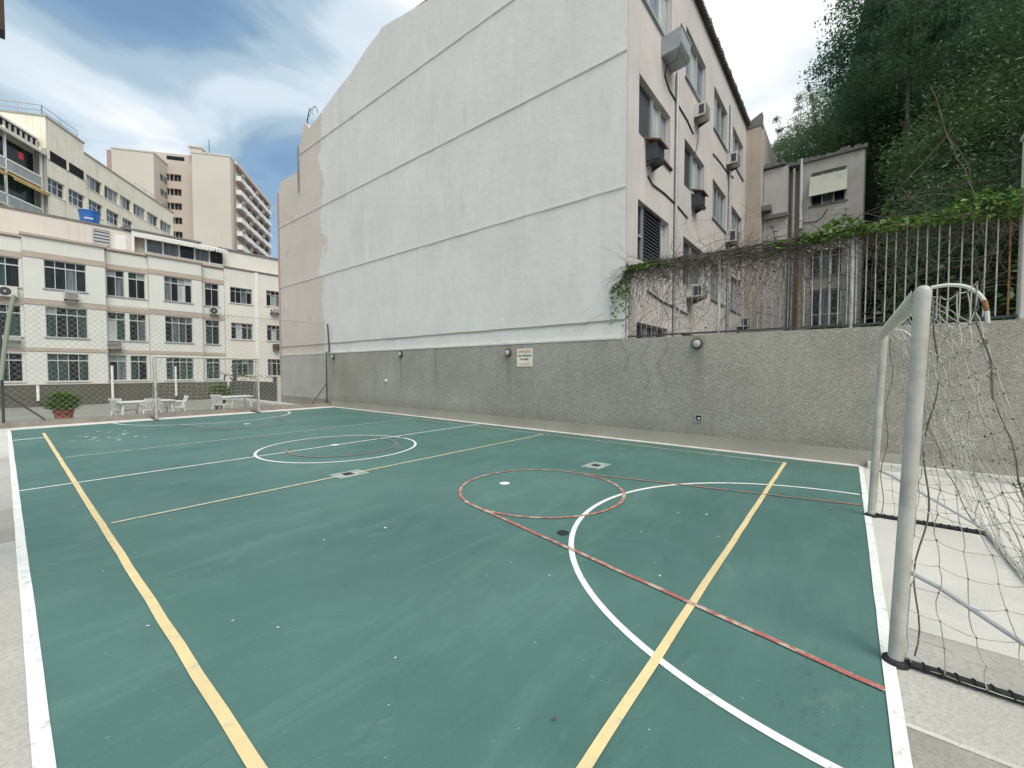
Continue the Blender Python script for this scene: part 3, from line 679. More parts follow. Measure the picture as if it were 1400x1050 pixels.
# ragged tile edge of the eave on the window side
mb = MB()
x = GX + .05
while x < 23.6:
    mb.box(x, x + .13, 3.92 + random.uniform(0, .03), 4.1, 13.72, 13.80 + random.uniform(0, .03)); x += .21
part('eave_tiles', mb, 'ledge_dark', B, kind='stuff')
TS = lambda a, b, z: (a, 4.13 + b, z)
rows_z = [(10.85, 12.4), (7.50, 8.95), (4.42, 5.90), (1.35, 2.85)]
cols_x = [(10.05, 12.35), (13.70, 16.0), (17.2, 19.4), (20.5, 22.75)]
holes = [(a, b, c, d) for (a, b) in cols_x for (c, d) in rows_z]
facade(B, TS, GX + .25, 23.47, -.55, 13.69, holes, 'facade', .16, 'window_wall')
part('corner_band', MB().box(GX, GX + .249, 4.128, 4.135, -.55, 13.68), 'facade', B)
for ci, (a, b) in enumerate(cols_x):
    for ri, (c, d) in enumerate(rows_z):
        mid = a + (b - a) * .48
        if ci < 2 and ri in (1,):
            window(B, TS, a, mid, c, d, (1,), (1,), .12, 'frame_grey', ('louvre',)); window(B, TS, mid + .01, b, c, d, (1, 1), (1,), .12, 'alu', ('glass_pale', 'glass_frost'), sill='brown')
        elif ri == 2 and ci == 0:
            window(B, TS, a, a + .55, c, d, (1,), (1, 1.2), .12, 'frame_grey', ('glass_dark',)); louvred(B, TS, a + .56, b - .5, c, d); window(B, TS, b - .49, b, c, d, (1,), (1,), .12, 'alu', ('glass_pale',), sill='frame_grey')
        elif ri == 2 and ci == 1:
            window(B, TS, a, mid, c, d, (1,), (1,), .12, 'frame_grey', ('louvre',)); window(B, TS, mid + .01, b, c, d, (1,), (1,), .12, 'frame_grey', ('glass_mid',), sill='frame_grey')
        elif ri == 0:
            window(B, TS, a, b, c, d, (1, 1, 1), (1,), .12, 'alu', ('glass_mid', 'curtain_blue', 'glass_pale', 'curtain_blue', 'glass_mid', 'louvre_grey')[ci % 3:], sill='frame_grey')
        elif ri == 3:
            window(B, TS, a, b, c, d, (1, 1, 1), (1,), .12, 'frame_grey', ('glass_dark', 'glass_mid', 'louvre'), sill='frame_grey')
        else:
            window(B, TS, a, b, c, d, (1, 1, 1, 1), (1,), .12, 'alu', ('curtain_blue', 'glass_mid', 'curtain_blue', 'curtain_blue'), sill='frame_grey')
# barred vent low by the corner
fr = part('grille_vent', MB(TS).box(10.0, 12.3, -.03, -.002, 2.36, 2.42), 'frame_grey', B)
# pipes and cables on the window wall
for x, z0, z1 in ((12.75, -.5, 10.4), (19.75, -.5, 12.9)):
    part('downpipe', MB().tube([(x, 4.07, z0), (x, 4.07, z1)], .05, 10), 'galv', B, True)
def cable(pts, Y=4.11, r=.022, m='dark_metal'):
    return part('cable', MB().tube([tuple(onY(px, py, Y)) for px, py in pts], r, 6), m, B)
cable([(912, 88), (909, 103), (915, 122), (930, 148), (940, 165), (948, 183)])
cable([(886, 240), (892, 252), (908, 264), (925, 280), (940, 298)])
cable([(975, 210), (985, 222), (995, 236), (1003, 243)])
cable([(955, 188), (950, 215), (955, 230)], r=.012)
for pts in ([(886, 398), (905, 412), (922, 420), (940, 430)],): cable(pts)

# aerial and rubble at the far gable top
t = thing('roof_aerial', 'thin bent wire aerial on the far corner of the white gable', 'aerial', (GX + .1, 20.4, 13.3))
part('mast', MB().tube([(0, 0, -.1), (0, -.1, .35), (0, -.35, .75)], .012, 5), 'dark_metal', t)
part('hoop', MB().tube([(0, -.1 - .5 * (1 - math.cos(a)), .2 + .45 * math.sin(a)) for a in np.linspace(0, PI, 14)], .011, 5), 'dark_metal', t)
part('hoop', MB().tube([(0, -.1 - .6 * s, .1 + .5 * math.sin(s * 3.0) + .1 * s) for s in np.linspace(0, 1, 14)], .011, 5), 'dark_metal', t)
part('stay', MB().tube([(0, -.05, .3), (.2, -.5, .9), (.1, -1.0, .35)], .010, 5), 'dark_metal', t)
part('gutter_pipe', MB().tube([(GX - .03, 23.42, -.4), (GX - .03, 23.44, 10.9)], .05, 8), 'tower_brown', B, True)
part('gutter_pipe', MB().tube([(GX - .06, 20.98, 10.3), (GX - .06, 20.98, 12.5)], .035, 8), 'ledge_dark', B, True)
mb = MB()
for k in range(9):
    yy = 21.1 + k * .25; mb.tube([(GX + .1, yy, 11.35), (GX + .1, yy, 11.55)], .012, 5)
mb.tube([(GX + .1, 21.0, 11.54), (GX + .1, 23.3, 11.56)], .012, 5)
part('roof_rail', mb, 'alu', B)

# air conditioners and hanging boxes on the window wall
def ac_unit(x, z, w, h, d, label, lid=None, group='air conditioners on the window wall of the white block', Y=4.13, body='ac', rz=0):
    t = thing('air_conditioner', label, 'air conditioner', (x, Y, z), rz, group)
    part('casing', MB().box(-w / 2, w / 2, -d, -.002, 0, h), body, t, bevel=.012)
    g = part('grille', MB().box(-w / 2 + .04, w / 2 - .04, -d - .008, -d - .001, .04, h - .04), 'grille', t)
    s = MB()
    for k in range(5): s.box(-w / 2 + .045, w / 2 - .045, -d - .014, -d - .009, .06 + (h - .12) * k / 5, .06 + (h - .12) * k / 5 + .02)
    part('vanes', s, body, g)
    part('side_grille', MB().box(-w / 2 - .008, -w / 2 - .001, -d + .05, -d * .45, .06, h - .08), 'grille', t)
    for k0 in (-w / 2 + .03, w / 2 - .06): part('bracket', MB().prism([(-d * .9, -.002), (-.01, -.002), (-.01, -d * .35)], 'x', k0, k0 + .03), 'dark_metal', t)
    if lid: part('lid', MB().add([(-w / 2 - .06, -d - .1, h - .02), (w / 2 + .06, -d - .1, h - .02), (w / 2 + .1, 0, h + .12), (-w / 2 - .1, 0, h + .12), (-w / 2 - .06, -d - .1, h + .01), (w / 2 + .06, -d - .1, h + .01), (w / 2 + .1, 0, h + .15), (-w / 2 - .1, 0, h + .15)], [(0, 3, 2, 1), (4, 5, 6, 7), (0, 1, 5, 4), (1, 2, 6, 5), (2, 3, 7, 6), (3, 0, 4, 7)]), lid, t)
    return t
ac_unit(10.75, 6.98, .5, .42, .30, 'dark air conditioner under a rusty brown board, below the nearest shuttered window', 'rustlid', body='louvre')
ac_unit(14.75, 7.05, .5, .42, .30, 'dark air conditioner under a warped board, below the second shuttered window', 'rustlid', body='louvre')
ac_unit(14.9, 10.0, .55, .42, .36, 'grey air conditioner just right of the big metal box, top floor')
ac_unit(19.6, 10.25, .6, .45, .42, 'grey air conditioner beside the last top floor window')
ac_unit(19.7, 7.05, .6, .5, .42, 'grey air conditioner under the blue curtained windows')
ac_unit(14.4, 4.00, .6, .42, .5, 'air conditioner half hidden by the vine tangle')
ac_unit(22.3, 3.7, .6, .45, .5, 'small air conditioner low down behind the fence bars by the corner')
t = thing('sheet_metal_box', 'large grey sheet metal box hanging under the top floor windows', 'metal box', (11.95, 4.13, 10.2))
t.scale = (.85, .85, .85)
part('housing', MB().prism([(-.62, .18), (-.54, .02), (-.001, -.02), (-.001, .58), (-.62, .66)], 'x', -.5, .5), 'galv', t, bevel=.02)
part('lip', MB().box(-.53, .53, -.64, -.60, .65, .70), 'galv', t)
part('strap', MB().tube([(-.3, -.5, 0), (-.25, -.4, -.16), (-.2, -.05, -.2)], .015, 6), 'dark_metal', t)

# ---------------------------------------------------------------- stepped rear wing
R2 = thing('rear_wing', 'grey-beige stepped rear wing with an awning window, between white block and trees', 'building')
part('side_wall', MB().box(23.48, 23.9, 3.5, 4.6, -.55, 13.5), 'facade_tan', R2)
part('side_cap', MB().prism([(3.47, 13.52), (3.47, 14.15), (4.6, 13.55)], 'x', 23.46, 23.9), 'ledge_dark', R2)
T2 = lambda a, b, z: (a, 3.5 + b, z)
h2 = [(25.6, 27.2, 10.4, 12.4), (25.6, 27.2, 7.0, 9.0), (25.6, 27.2, 3.6, 5.6)]
facade(R2, T2, 23.91, 29.0, -.55, 13.9, h2, 'facade_grey', .2, 'court_wall_face')
for a, b, c, d in h2: window(R2, T2, a, b, c, d, (1, 1), (1, 1), .14, 'frame_grey', ('glass_dark', 'glass_mid'), sill='ledge_dark')
part('open_sash', MB().add([(25.6, 3.48, 12.0), (27.2, 3.48, 12.0), (27.2, 2.85, 10.6), (25.6, 2.85, 10.6), (25.6, 3.50, 12.04), (27.2, 3.50, 12.04), (27.2, 2.87, 10.57), (25.6, 2.87, 10.57)], [(0, 1, 2, 3), (7, 6, 5, 4), (0, 4, 5, 1), (1, 5, 6, 2), (2, 6, 7, 3), (3, 7, 4, 0)]), 'frame_grey', R2)
part('ledge', MB().box(23.95, 28.9, 3.1, 3.499, 9.55, 9.8), 'ledge_dark', R2)
part('body', MB().box(23.92, 34, 3.8, 9, -.55, 13.4), 'facade_tan', R2)
X3 = 25.0
T3 = lambda a, b, z: (X3 + b, a, z)      # faces -X; a is world Y
p = onX
def r3(x0, x1, yt, yb): q0 = onX(x0, yt, X3); q1 = onX(x1, yb, X3); return (min(q0[1], q1[1]), max(q0[1], q1[1]), min(q0[2], q1[2]), max(q0[2], q1[2]))
h3 = [(.24, 1.57, 9.62, 11.2), (.28, 1.57, 6.2, 8.15), (.30, 1.53, 3.2, 5.55)]
facade(R2, T3, -.4, 2.03, -.55, 11.75, h3, 'facade_grey', .25, 'awning_face')
for a, b, c, d in h3: window(R2, T3, a, b, c, d, (1, 1, 1), (1, 1), .2, 'alu', ('glass_dark', 'glass_mid', 'glass_dark'), sill='ledge_dark')
# step with slanted ruined coping
T4 = lambda a, b, z: (X3 + .6 + b, a, z)
facade(R2, T4, 2.05, 2.45, -.55, 11.7, [], 'facade_grey', .2, 'recess_face')
T5 = lambda a, b, z: (X3 - .5 + b, a, z)
facade(R2, T5, 2.5, 3.48, -.55, 11.7, [], 'facade', .2, 'stair_face')
part('stair_side', MB().box(X3 - .499, X3 + .6, 2.47, 2.499, -.55, 11.69), 'facade_grey', R2)
part('stair_ledge', MB().box(X3 - .75, X3 - .502, 2.4, 3.4, 9.2, 9.38), 'ledge_dark', R2)
part('end_wall', MB().box(X3 + .001, X3 + 4, -.45, -.401, -.55, 11.7), 'ledge_dark', R2)
part('wing_body', MB().box(X3 + .9, X3 + 4, -.38, 3.4, -.55, 11.2), 'facade_grey', R2)
mb = MB()
y = -.5
while y < 3.45:
    w = random.uniform(.07, .16); h = random.uniform(.10, .26); mb.box(X3 - .12 - random.uniform(0, .08) - (.5 if y > 2.45 else 0), X3 + .5, y, y + w, 11.76, 11.76 + h); y += w + .004
part('crumbling_coping', mb, 'ledge_dark', R2, label='dark crumbling tile coping along the wing top')
part('drainpipe', MB().tube([(X3 - .08, 1.92, -.5), (X3 - .08, 1.95, 12.0)], .06, 10), 'white', R2, True)
part('drainpipe', MB().tube([(X3 - .12, 2.25, -.5), (X3 - .12, 2.25, 11.6)], .05, 8), 'facade_grey', R2, True)
part('cable', MB().tube([(X3 - .03, 1.9, 8.9), (X3 - .03, 1.3, 8.85), (X3 - .03, 1.1, 9.0), (X3 - .03, .9, 9.35)], .02, 5), 'dark_metal', R2)
def hang_awning(y0, y1, zt, zb, out, label):
    t = thing('window_awning', label, 'awning', (X3, (y0 + y1) / 2, zt)); w = (y1 - y0) / 2; h = zt - zb
    part('blind', MB().add([(-.02, -w, 0), (-.02, w, 0), (-out, w, -h), (-out, -w, -h), (-.04, -w, .02), (-.04, w, .02), (-out - .03, w, -h), (-out - .03, -w, -h)], [(0, 1, 2, 3), (7, 6, 5, 4), (0, 4, 5, 1), (1, 5, 6, 2), (2, 6, 7, 3), (3, 7, 4, 0)]), 'tarp', t)
    part('side_flap', MB().add([(-.02, -w, 0), (-out, -w, -h), (-.02, -w, -h), (-.02, -w - .01, 0), (-out, -w - .01, -h), (-.02, -w - .01, -h)], [(0, 1, 2), (3, 5, 4), (0, 3, 4, 1), (1, 4, 5, 2), (2, 5, 3, 0)]), 'tarp', t)
    part('rod', MB().tube([(-out, -w, -h), (-out, w, -h)], .018, 6), 'alu', t)
hang_awning(.20, 1.62, 11.0, 10.0, .35, 'pale sagging window awning high on the grey rear wing')
hang_awning(.22, 1.62, 8.1, 7.35, .35, 'pale window awning on the rear wing partly behind fence top vines')

# ---------------------------------------------------------------- barred fence on the court wall
FX = CW + .10
def ftop(y): return 3.96 + .05 * math.sin(y * 1.3)
F = thing('barred_fence', 'rusting white steel bar fence standing on top of the court wall', 'fence', (FX, 0, WT))
ft = 1.66
bar_me = MB().tube([(0, 0, .06), (0, 0, ft)], .009, 6).mesh('bar', 'bar'); bar_thin = MB().tube([(0, 0, .06), (0, 0, ft)], .0055, 6).mesh('bar', 'bar')
bar_rust = MB().tube([(0, 0, .06), (0, 0, ft)], .012, 6).mesh('bar', 'rust')
y = 4.0; k = 0
while y > -5.2:
    if not any(abs(y - q) < .05 for q in (2.1, .73, -.03)):
        o = ob('bar', bar_rust if abs(y + 1.81) < .06 else (bar_thin if y > .7 else bar_me), F, (0, y, 0), (random.uniform(-.006, .006), 0, 0))
        if abs(y + 1.81) < .06: o['label'] = 'orange rusted bar'
    y -= .124; k += 1
part('top_rail', MB().box(-.02, .02, -5.3, 4.12, ft - .02, ft + .02), 'bar', F)
part('bottom_rail', MB().box(-.018, .018, -5.3, 4.12, .04, .075), 'dark_metal', F)
for yy, r, m in ((4.1, .035, 'bar'), (2.1, .03, 'bar'), (2.9, .022, 'bar'), (.73, .04, 'rustlid'), (-.03, .028, 'bar')):
    part('post', MB().tube([(.0, yy, 0.001), (.0, yy, ft + (.05 if r > .03 else 0))], r, 10), m, F, True)
t = thing('concrete_pillar', 'pale concrete pillar at the right end of the barred fence', 'pillar', (FX, -2.03, WT))
part('shaft', MB().box(-.09, .09, -.11, .11, .001, 2.6), 'concrete_light', t, bevel=.01)
part('cap', MB().box(-.11, .11, -.13, .13, 2.601, 2.68), 'concrete', t, bevel=.01)

# dry vine tangle
def vine_strand(mb, p, length, r, drift, seed_dir, droop=.0, wob=.5, flat=.12):
    pts = [Vector(p)]; d = Vector(seed_dir).normalized(); step = .06
    for i in range(int(length / step)):
        d = (d + Vector((random.uniform(-wob, wob) * flat * 2, random.uniform(-wob, wob), random.uniform(-wob, wob) - droop)) * .35 + Vector(drift) * .1).normalized()
        q = pts[-1] + d * step
        q.x = min(max(q.x, FX - flat), FX + flat)
        if q.z < WT + .03: q.z = WT + .03; d.z = abs(d.z) * .3
        pts.append(q)
    mb.tube(pts, [r * (1 - .6 * i / len(pts)) for i in range(len(pts))], 3, False)
V = thing('dry_vine', 'leafless grey vine tangle woven through the barred fence', 'vine', (0, 0, 0))
mb = MB()
for i in range(820):
    y = random.uniform(-2.3, 4.1); dens = 1.0 if y > -.1 else .55
    if random.random() > dens: continue
    z = WT + ft + random.uniform(-.12, .06)
    vine_strand(mb, (FX + random.uniform(-.06, .06), y, z), random.uniform(.3, 1.5), random.uniform(.003, .007), (0, random.choice((-1, 1)) * .6, 0), (0, random.uniform(-1, 1), random.uniform(-.6, .2)), random.choice((0, .1, .4, .8)), .55)
for i in range(650):
    vine_strand(mb, (FX + random.uniform(-.08, .08), random.uniform(.2, 4.1), WT + ft + random.uniform(-.22, .07)), random.uniform(.25, .8), random.uniform(.003, .007), (0, random.choice((-1, 1)) * .8, 0), (0, random.uniform(-1, 1), random.uniform(-.3, .2)), random.choice((0, .05, .3)), .6)
for i in range(230):      # hanging through the left bay and long loops
    y = random.uniform(.3, 4.2)
    vine_strand(mb, (FX + random.uniform(-.05, .05), y, WT + random.uniform(.3, ft)), random.uniform(.6, 2.0), random.uniform(.002, .0045), (0, random.uniform(-1, 1), 0), (0, random.uniform(-1, 1), random.uniform(-1, 1)), .12, .35)
for i in range(60):
    y = random.uniform(-2.3, .3)
    vine_strand(mb, (FX + random.uniform(.0, .05), y, WT + random.uniform(.2, ft)), random.uniform(.6, 1.8), random.uniform(.002, .004), (0, 1, .1), (0, 1, random.uniform(-.3, .4)), .05, .3)
o = part('twigs', mb, 'stem_grey', V); o['kind'] = 'stuff'
mb = MB()
for i in range(7):
    z = WT + ft + random.uniform(-.06, .05)
    mb.tube([(FX + random.uniform(-.05, .05), yy, z + random.uniform(-.04, .04)) for yy in np.linspace(-2.4, 4.1, 26)], random.uniform(.007, .013), 5)
part('runner', mb, 'stem_grey', V)
# long thin tendrils over the wall face near the left end
mb = MB()
for s0 in ((4.1, 2.9), (3.6, 2.5), (3.2, 2.4)):
    pts = [(CW - .02, s0[0] + .1 * math.sin(i * .7 + s0[0]), s0[1] - .1 * i + .02 * math.sin(i)) for i in range(14)]
    mb.tube(pts, .003, 4)
part('tendril', mb, 'stem', V)

# numpy leaf clouds
def leaf_mesh(name, C, size, m, up=.3, aspect=.45, jitter=.4, fold=.15, nrm=None, smooth=False):
    n = len(C); C = np.asarray(C, float)
    N = rng.normal(size=(n, 3)); N[:, 2] = np.abs(N[:, 2]) + up
    if nrm is not None: N = N * .7 + nrm
    N /= np.linalg.norm(N, axis=1)[:, None]
    A = rng.normal(size=(n, 3)); A -= N * (A * N).sum(1)[:, None]; A /= np.linalg.norm(A, axis=1)[:, None]
    Bv = np.cross(N, A); s = size * rng.uniform(1 - jitter, 1 + jitter, n)[:, None]
    v0 = C - A * s; v2 = C + A * s; v1 = C + Bv * s * aspect + N * s * fold; v3 = C - Bv * s * aspect + N * s * fold
    V_ = np.stack([v0, v1, v2, v3], 1).reshape(-1, 3)
    F_ = np.arange(n)[:, None] * 4
    tri = np.concatenate([F_ + np.array([0, 1, 2]), F_ + np.array([0, 2, 3])], 1).reshape(-1)
    me = bpy.data.meshes.new(name); me.vertices.add(len(V_)); me.vertices.foreach_set('co', V_.reshape(-1))
    nt = n * 2; me.loops.add(nt * 3); me.polygons.add(nt)
    me.loops.foreach_set('vertex_index', tri.astype(np.int32)); me.polygons.foreach_set('loop_start', np.arange(0, nt * 3, 3, dtype=np.int32)); me.polygons.foreach_set('loop_total', np.full(nt, 3, dtype=np.int32))
    me.update(); me.validate(); me.materials.append(MT[m]); return me
# green vine along the fence top
IV = thing('green_vine', 'fresh green creeper with broad leaves spilling over the fence top', 'vine', (0, 0, 0))
pts = []
for i in range(2600):
    y = random.uniform(-2.6, .35); k = min(1, max(0, (.35 - y) / 2.6)); h = .03 + .40 * k ** .8
    if random.random() > .25 + .75 * k: continue
    lump = .55 + .45 * math.sin(y * 5.1) * math.sin(y * 2.3 + 1)
    pts.append((FX + random.gauss(-.05, .10 + .10 * k), y, WT + ft + random.uniform(-.14 * (.4 + k), h * lump)))
for i in range(360):
    y = random.triangular(3.1, 4.35, 3.95); pts.append((FX + random.gauss(-.04, .06), y, WT + ft + random.uniform(-.10, .06) - max(0, y - 4.05) * 1.6))
for i in range(330):
    y = random.uniform(4.02, 4.5); pts.append((FX + random.gauss(-.05, .05), y, WT + ft - .15 - abs(random.gauss(0, .42)) - (y - 4) * .5))
for i in range(110): y = random.uniform(.4, 1.2); pts.append((FX + random.gauss(-.04, .05), y, WT + ft + random.uniform(-.1, .06)))
for i in range(420): y = random.uniform(-.25, .75); pts.append((FX + random.gauss(-.05, .09), y, WT + ft + random.uniform(-.1, .04 + .26 * abs(math.sin(y * 4 + 1)))))
pts = [q for q in pts if q[2] > WT + .1]
o = ob('leaf_mass', leaf_mesh('leaf_mass', pts, .040, 'leaf_vine', .5, .6), IV); o['kind'] = 'stuff'
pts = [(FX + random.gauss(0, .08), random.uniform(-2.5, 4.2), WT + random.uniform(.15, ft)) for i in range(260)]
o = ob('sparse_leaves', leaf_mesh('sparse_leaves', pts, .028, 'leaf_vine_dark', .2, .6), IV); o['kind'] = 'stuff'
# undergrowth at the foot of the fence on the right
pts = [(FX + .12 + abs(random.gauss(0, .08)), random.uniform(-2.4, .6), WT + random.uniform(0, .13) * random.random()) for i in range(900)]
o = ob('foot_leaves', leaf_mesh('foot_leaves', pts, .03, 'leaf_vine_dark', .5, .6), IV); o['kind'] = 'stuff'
# upright sprigs with large leaves, each leaf a part
def big_leaf_mesh():
    n = 6; vs = [(0, 0, 0)]; prof = [0, .30, .42, .38, .24, .0]
    up = []; dn = []; mid = []
    for i in range(n):
        x = i / (n - 1); mid.append((x, 0, -.10 * x * x)); up.append((x, prof[i], -.10 * x * x + .08 * prof[i])); dn.append((x, -prof[i], -.10 * x * x + .08 * prof[i]))
    vs = mid + up + dn; fs = []
    for i in range(n - 1): fs += [(i, i + 1, n + i + 1, n + i), (i + 1, i, 2 * n + i, 2 * n + i + 1)]
    b = MB(); b.add(vs, fs); return b
BL = big_leaf_mesh().mesh('leaf', 'leaf_vine')
def sprig(px, py_top, y, lean, label, nl, s, x=None, h=None):
    x = x or FX; ztop = onX(px, py_top, x)[2]; yb = onX(px, py_top, x)[1]; z0 = WT + ft
    hh = max(.12, ztop - z0)
    t = thing('creeper_sprig', label, 'creeper sprig', (x, yb, z0))
    st = [(.0, lean * q * q, hh * q) for q in np.linspace(0, 1, 6)]
    part('stem', MB().tube(st, .005, 5), 'leaf_vine_dark', t)
    for i in range(nl):
        q = .15 + .85 * (i + .5) / nl; side = 1 if i % 2 else -1
        o = ob('leaf', BL, t, (0, lean * q * q, hh * q), (random.uniform(-.5, .5), random.uniform(-.35, .25), side * PI / 2 + random.uniform(-.7, .7) + (PI if random.random() < .25 else 0)))
        k = s * random.uniform(.7, 1.2) * (1.15 - .5 * q); o.scale = (k, k, k)
sprig(1318, 238, -1.2, .02, 'tallest creeper sprig of big bright leaves over the right fence end', 12, .125)
sprig(1345, 255, -1.4, -.03, 'bushy creeper sprig just right of the tallest one at the right end', 11, .12)
sprig(1212, 270, -.4, .0, 'slender creeper sprig rising right of the grey rear wing', 10, .085)
sprig(1160, 282, .0, .05, 'leafy creeper sprig in front of the grey rear wing corner', 12, .11)
sprig(1140, 300, .2, .02, 'low creeper sprig below the rear wing awning', 10, .10)
sprig(1060, 308, 1.0, .04, 'small creeper sprig beside the stepped grey recess', 9, .09)
sprig(1275, 262, -.95, .06, 'thin red-tipped creeper sprig left of the tallest sprig', 8, .07)
sprig(1380, 262, -1.8, .0, 'creeper sprig against the concrete pillar', 10, .12)
sprig(893, 352, 3.6, .02, 'short creeper sprig above the left fence end', 9, .075)
sprig(858, 358, 4.0, .05, 'short creeper sprig at the extreme left post of the barred fence', 8, .07)

# ---------------------------------------------------------------- wooded hillside behind
def hill_h(x, y):
    return np.clip((x - 14.5 + np.clip(-y - 2, -14, 20) * .55) * .62, 0, 40) * np.clip((6 - y) / 6 + .35, .25, 1.4) - .6
gx = np.linspace(11, 110, 40); gy = np.linspace(-70, 40, 44); mb = MB(); vs = []; fs = []
for i, a in enumerate(gx):
    for j, b in enumerate(gy): vs.append((a, b, float(hill_h(a, b)) + random.uniform(-.2, .2)))
for i in range(39):
    for j in range(43): k = i * 44 + j; fs.append((k, k + 44, k + 45, k + 1))
vs = [(a, b, -1.0 if (b > -2.4 and a < 29) else c_) for a, b, c_ in vs]
struct('hillside', MB().add(vs, fs), 'soil', True)

def crown_points(n, R, H, clumps, seed, spread=.30, shell=.55, fine=.0):
    r = np.random.default_rng(seed); P = []
    cs = []
    for i in range(clumps):
        d = r.normal(size=3); d /= np.linalg.norm(d); q = r.uniform(shell, 1.0)
        cs.append((d[0] * R * q, d[1] * R * q, d[2] * H * q))
    per = n // clumps
    for c_ in cs:
        s = spread * R * r.uniform(.5, 1.2); v = np.clip(r.normal(size=(per, 3)), -1.7, 1.7) * s * np.array([1, 1, .55]); v[:, 2] -= (v[:, 0] ** 2 + v[:, 1] ** 2) * .25 / R
        P.append(v + np.array(c_))
    return np.concatenate(P), cs
def tree(x, y, z0, h, R, H, label, kind, n=9000, clumps=60, leaf=.11, seed=1, lean=(0, 0), group=None, spread=.2, name='forest_tree', up=.5, aspect=.45, nbr=0):
    t = thing(name, label, 'tree', (x, y, z0), 0, group)
    P_, cs = crown_points(n, R, H, clumps, seed, spread)
    top = np.array([lean[0], lean[1], h]); P_ = P_ + top
    cr_ = ob('crown', leaf_mesh('crown', P_, leaf, kind, up, aspect), t)
    mb = MB(); mb.tube([(0, 0, -4), (lean[0] * .3, lean[1] * .3, h * .45), (lean[0], lean[1], h - H * .3)], [.16, .10, .04], 8)
    part('trunk', mb, 'stem', t, True)
    mb = MB(); r = random.Random(seed)
    for c_ in cs[:nbr]:
        q = r.uniform(.35, .85); s0 = Vector((lean[0] * q, lean[1] * q, h * q * .98)); e = Vector((c_[0] + lean[0], c_[1] + lean[1], c_[2] + h)); m_ = s0.lerp(e, .55) + Vector((0, 0, -.12 * (e - s0).length * .5))
        mb.tube([s0, m_, e], [R * .016 + .02, R * .01 + .012, .008], 4, False)
    if nbr: part('branches', mb, 'stem', t)
    return t
# big trees one can tell apart (measured by where their crowns stand against the sky)
def at(px, py, X): q = onX(px, py, X); return q
q = at(1285, 30, 27); tree(q[0], q[1], 4, q[2] - 4, 4.6, 4.2, 'tall dark broadleaf tree whose top leans over the sky at upper right', 'leaf_big', 34000, 210, .08, 3, spread=.12)
q = at(1232, 20, 25); tree(q[0], q[1] - .3, 4, q[2] - 4, 2.0, 3.2, 'airy broadleaf tree with sky showing through, left edge of the forest', 'leaf_big', 8500, 90, .07, 5, spread=.13)
q = at(1160, 175, 34); tree(q[0], q[1], 4, q[2] - 4, 3.4, 2.9, 'feathery light green bamboo clump above the grey rear wing', 'leaf_bamboo', 24000, 110, .13, 8, spread=.2, name='bamboo_clump', up=.1, aspect=.16)
q = at(1105, 205, 38); tree(q[0], q[1], 4, q[2] - 4, 2.6, 2.6, 'small bright bamboo clump against the sky left of the forest', 'leaf_bamboo', 9000, 60, .14, 9, spread=.22, name='bamboo_clump', up=.1, aspect=.16)
q = at(1070, 232, 40); tree(q[0], q[1], 4, q[2] - 4, 2.0, 2.0, 'low yellowish green bush peeking between roof parapet and coping', 'leaf_bamboo', 5000, 36, .13, 10, spread=.24, up=.2, aspect=.2)
q = at(1205, 150, 30); tree(q[0], q[1], 4, q[2] - 4, 2.4, 2.2, 'dark leafy tree top rising behind the awning face corner', 'leaf_bamboo', 14000, 110, .10, 11, spread=.16)
# bamboo shoots against the sky
for i, (px, py) in enumerate(((1090, 145), (1118, 130), (1140, 110), (1075, 175), (1180, 100), (1160, 95))):
    q = at(px, py, 36); lab = ('thin bamboo shoot', 'dark narrow tipped shoot', 'long bamboo shoot', 'short bamboo shoot', 'arching bamboo shoot', 'feather-topped bamboo shoot')[i]
    pos = ('left of the dark narrow tipped shoot', 'standing against the sky', 'right of the dark narrow tipped shoot', 'leftmost over the rear wing roof', 'furthest right, next to the airy tree', 'between the long and arching shoots')[i]
    t = thing('bamboo_shoot', lab + ' ' + pos, 'bamboo', (q[0], q[1], q[2] - 5), 0, 'bamboo shoots rising above the grey rear wing')
    lx = random.uniform(-.5, .5); ly = random.uniform(-.6, .6)
    st = [(lx * (u ** 3), ly * (u ** 3), 5.6 * u) for u in np.linspace(0, 1, 9)]
    part('stem', MB().tube(st, [.04, .038, .035, .03, .025, .02, .015, .01, .006], 5), 'leaf_bamboo', t)
    P_ = np.concatenate([np.array(st[k]) + rng.normal(size=(70 if i != 1 else 90, 3)) * np.array([.35, .35, .25] if i != 1 else [.12, .12, .3]) * (1.1 - k * .09) for k in range(3, 9)])
    ob('foliage', leaf_mesh('foliage', P_, .13, 'leaf_bamboo' if i != 1 else 'leaf_forest', .0, .15), t)
# the dark mass of the wood behind reads as one
P_ = []
cl = []
for i in range(2300):
    y = rng.uniform(-30, 3.5); x = 13.5 + rng.uniform(0, 1) ** .8 * 26
    if y > -1.6 and x < 27: continue
    if y > 1 and x < 31: continue
    z = float(hill_h(x, y)) + rng.uniform(0, 1) ** 1.4 * (5.0 if x < 24 else 3.2)
    cl.append((x, y, z, rng.uniform(.6, 1.4)))
def clumps_to_leaves(cl, per, lim):
    out = []
    for x, y, z, s in cl:
        v = np.clip(rng.normal(size=(per, 3)), -2, 2) * s * np.array([.7, .8, .42]); v[:, 2] -= (v[:, 0] ** 2 + v[:, 1] ** 2) * .22
        out.append(v + np.array([x, y, z]))
    P_ = np.concatenate(out); return P_[(P_[:, 0] > lim) & ~((P_[:, 1] > -.75) & (P_[:, 0] < 29.5))]
P_ = clumps_to_leaves(cl, 110, 17)
o = ob('forest_mass', leaf_mesh('forest_mass', P_, .10, 'leaf_forest', .5, .36)); tag(o, 'dense dark forest covering the hillside behind the barred fence', 'forest', None, 'stuff')
near = []
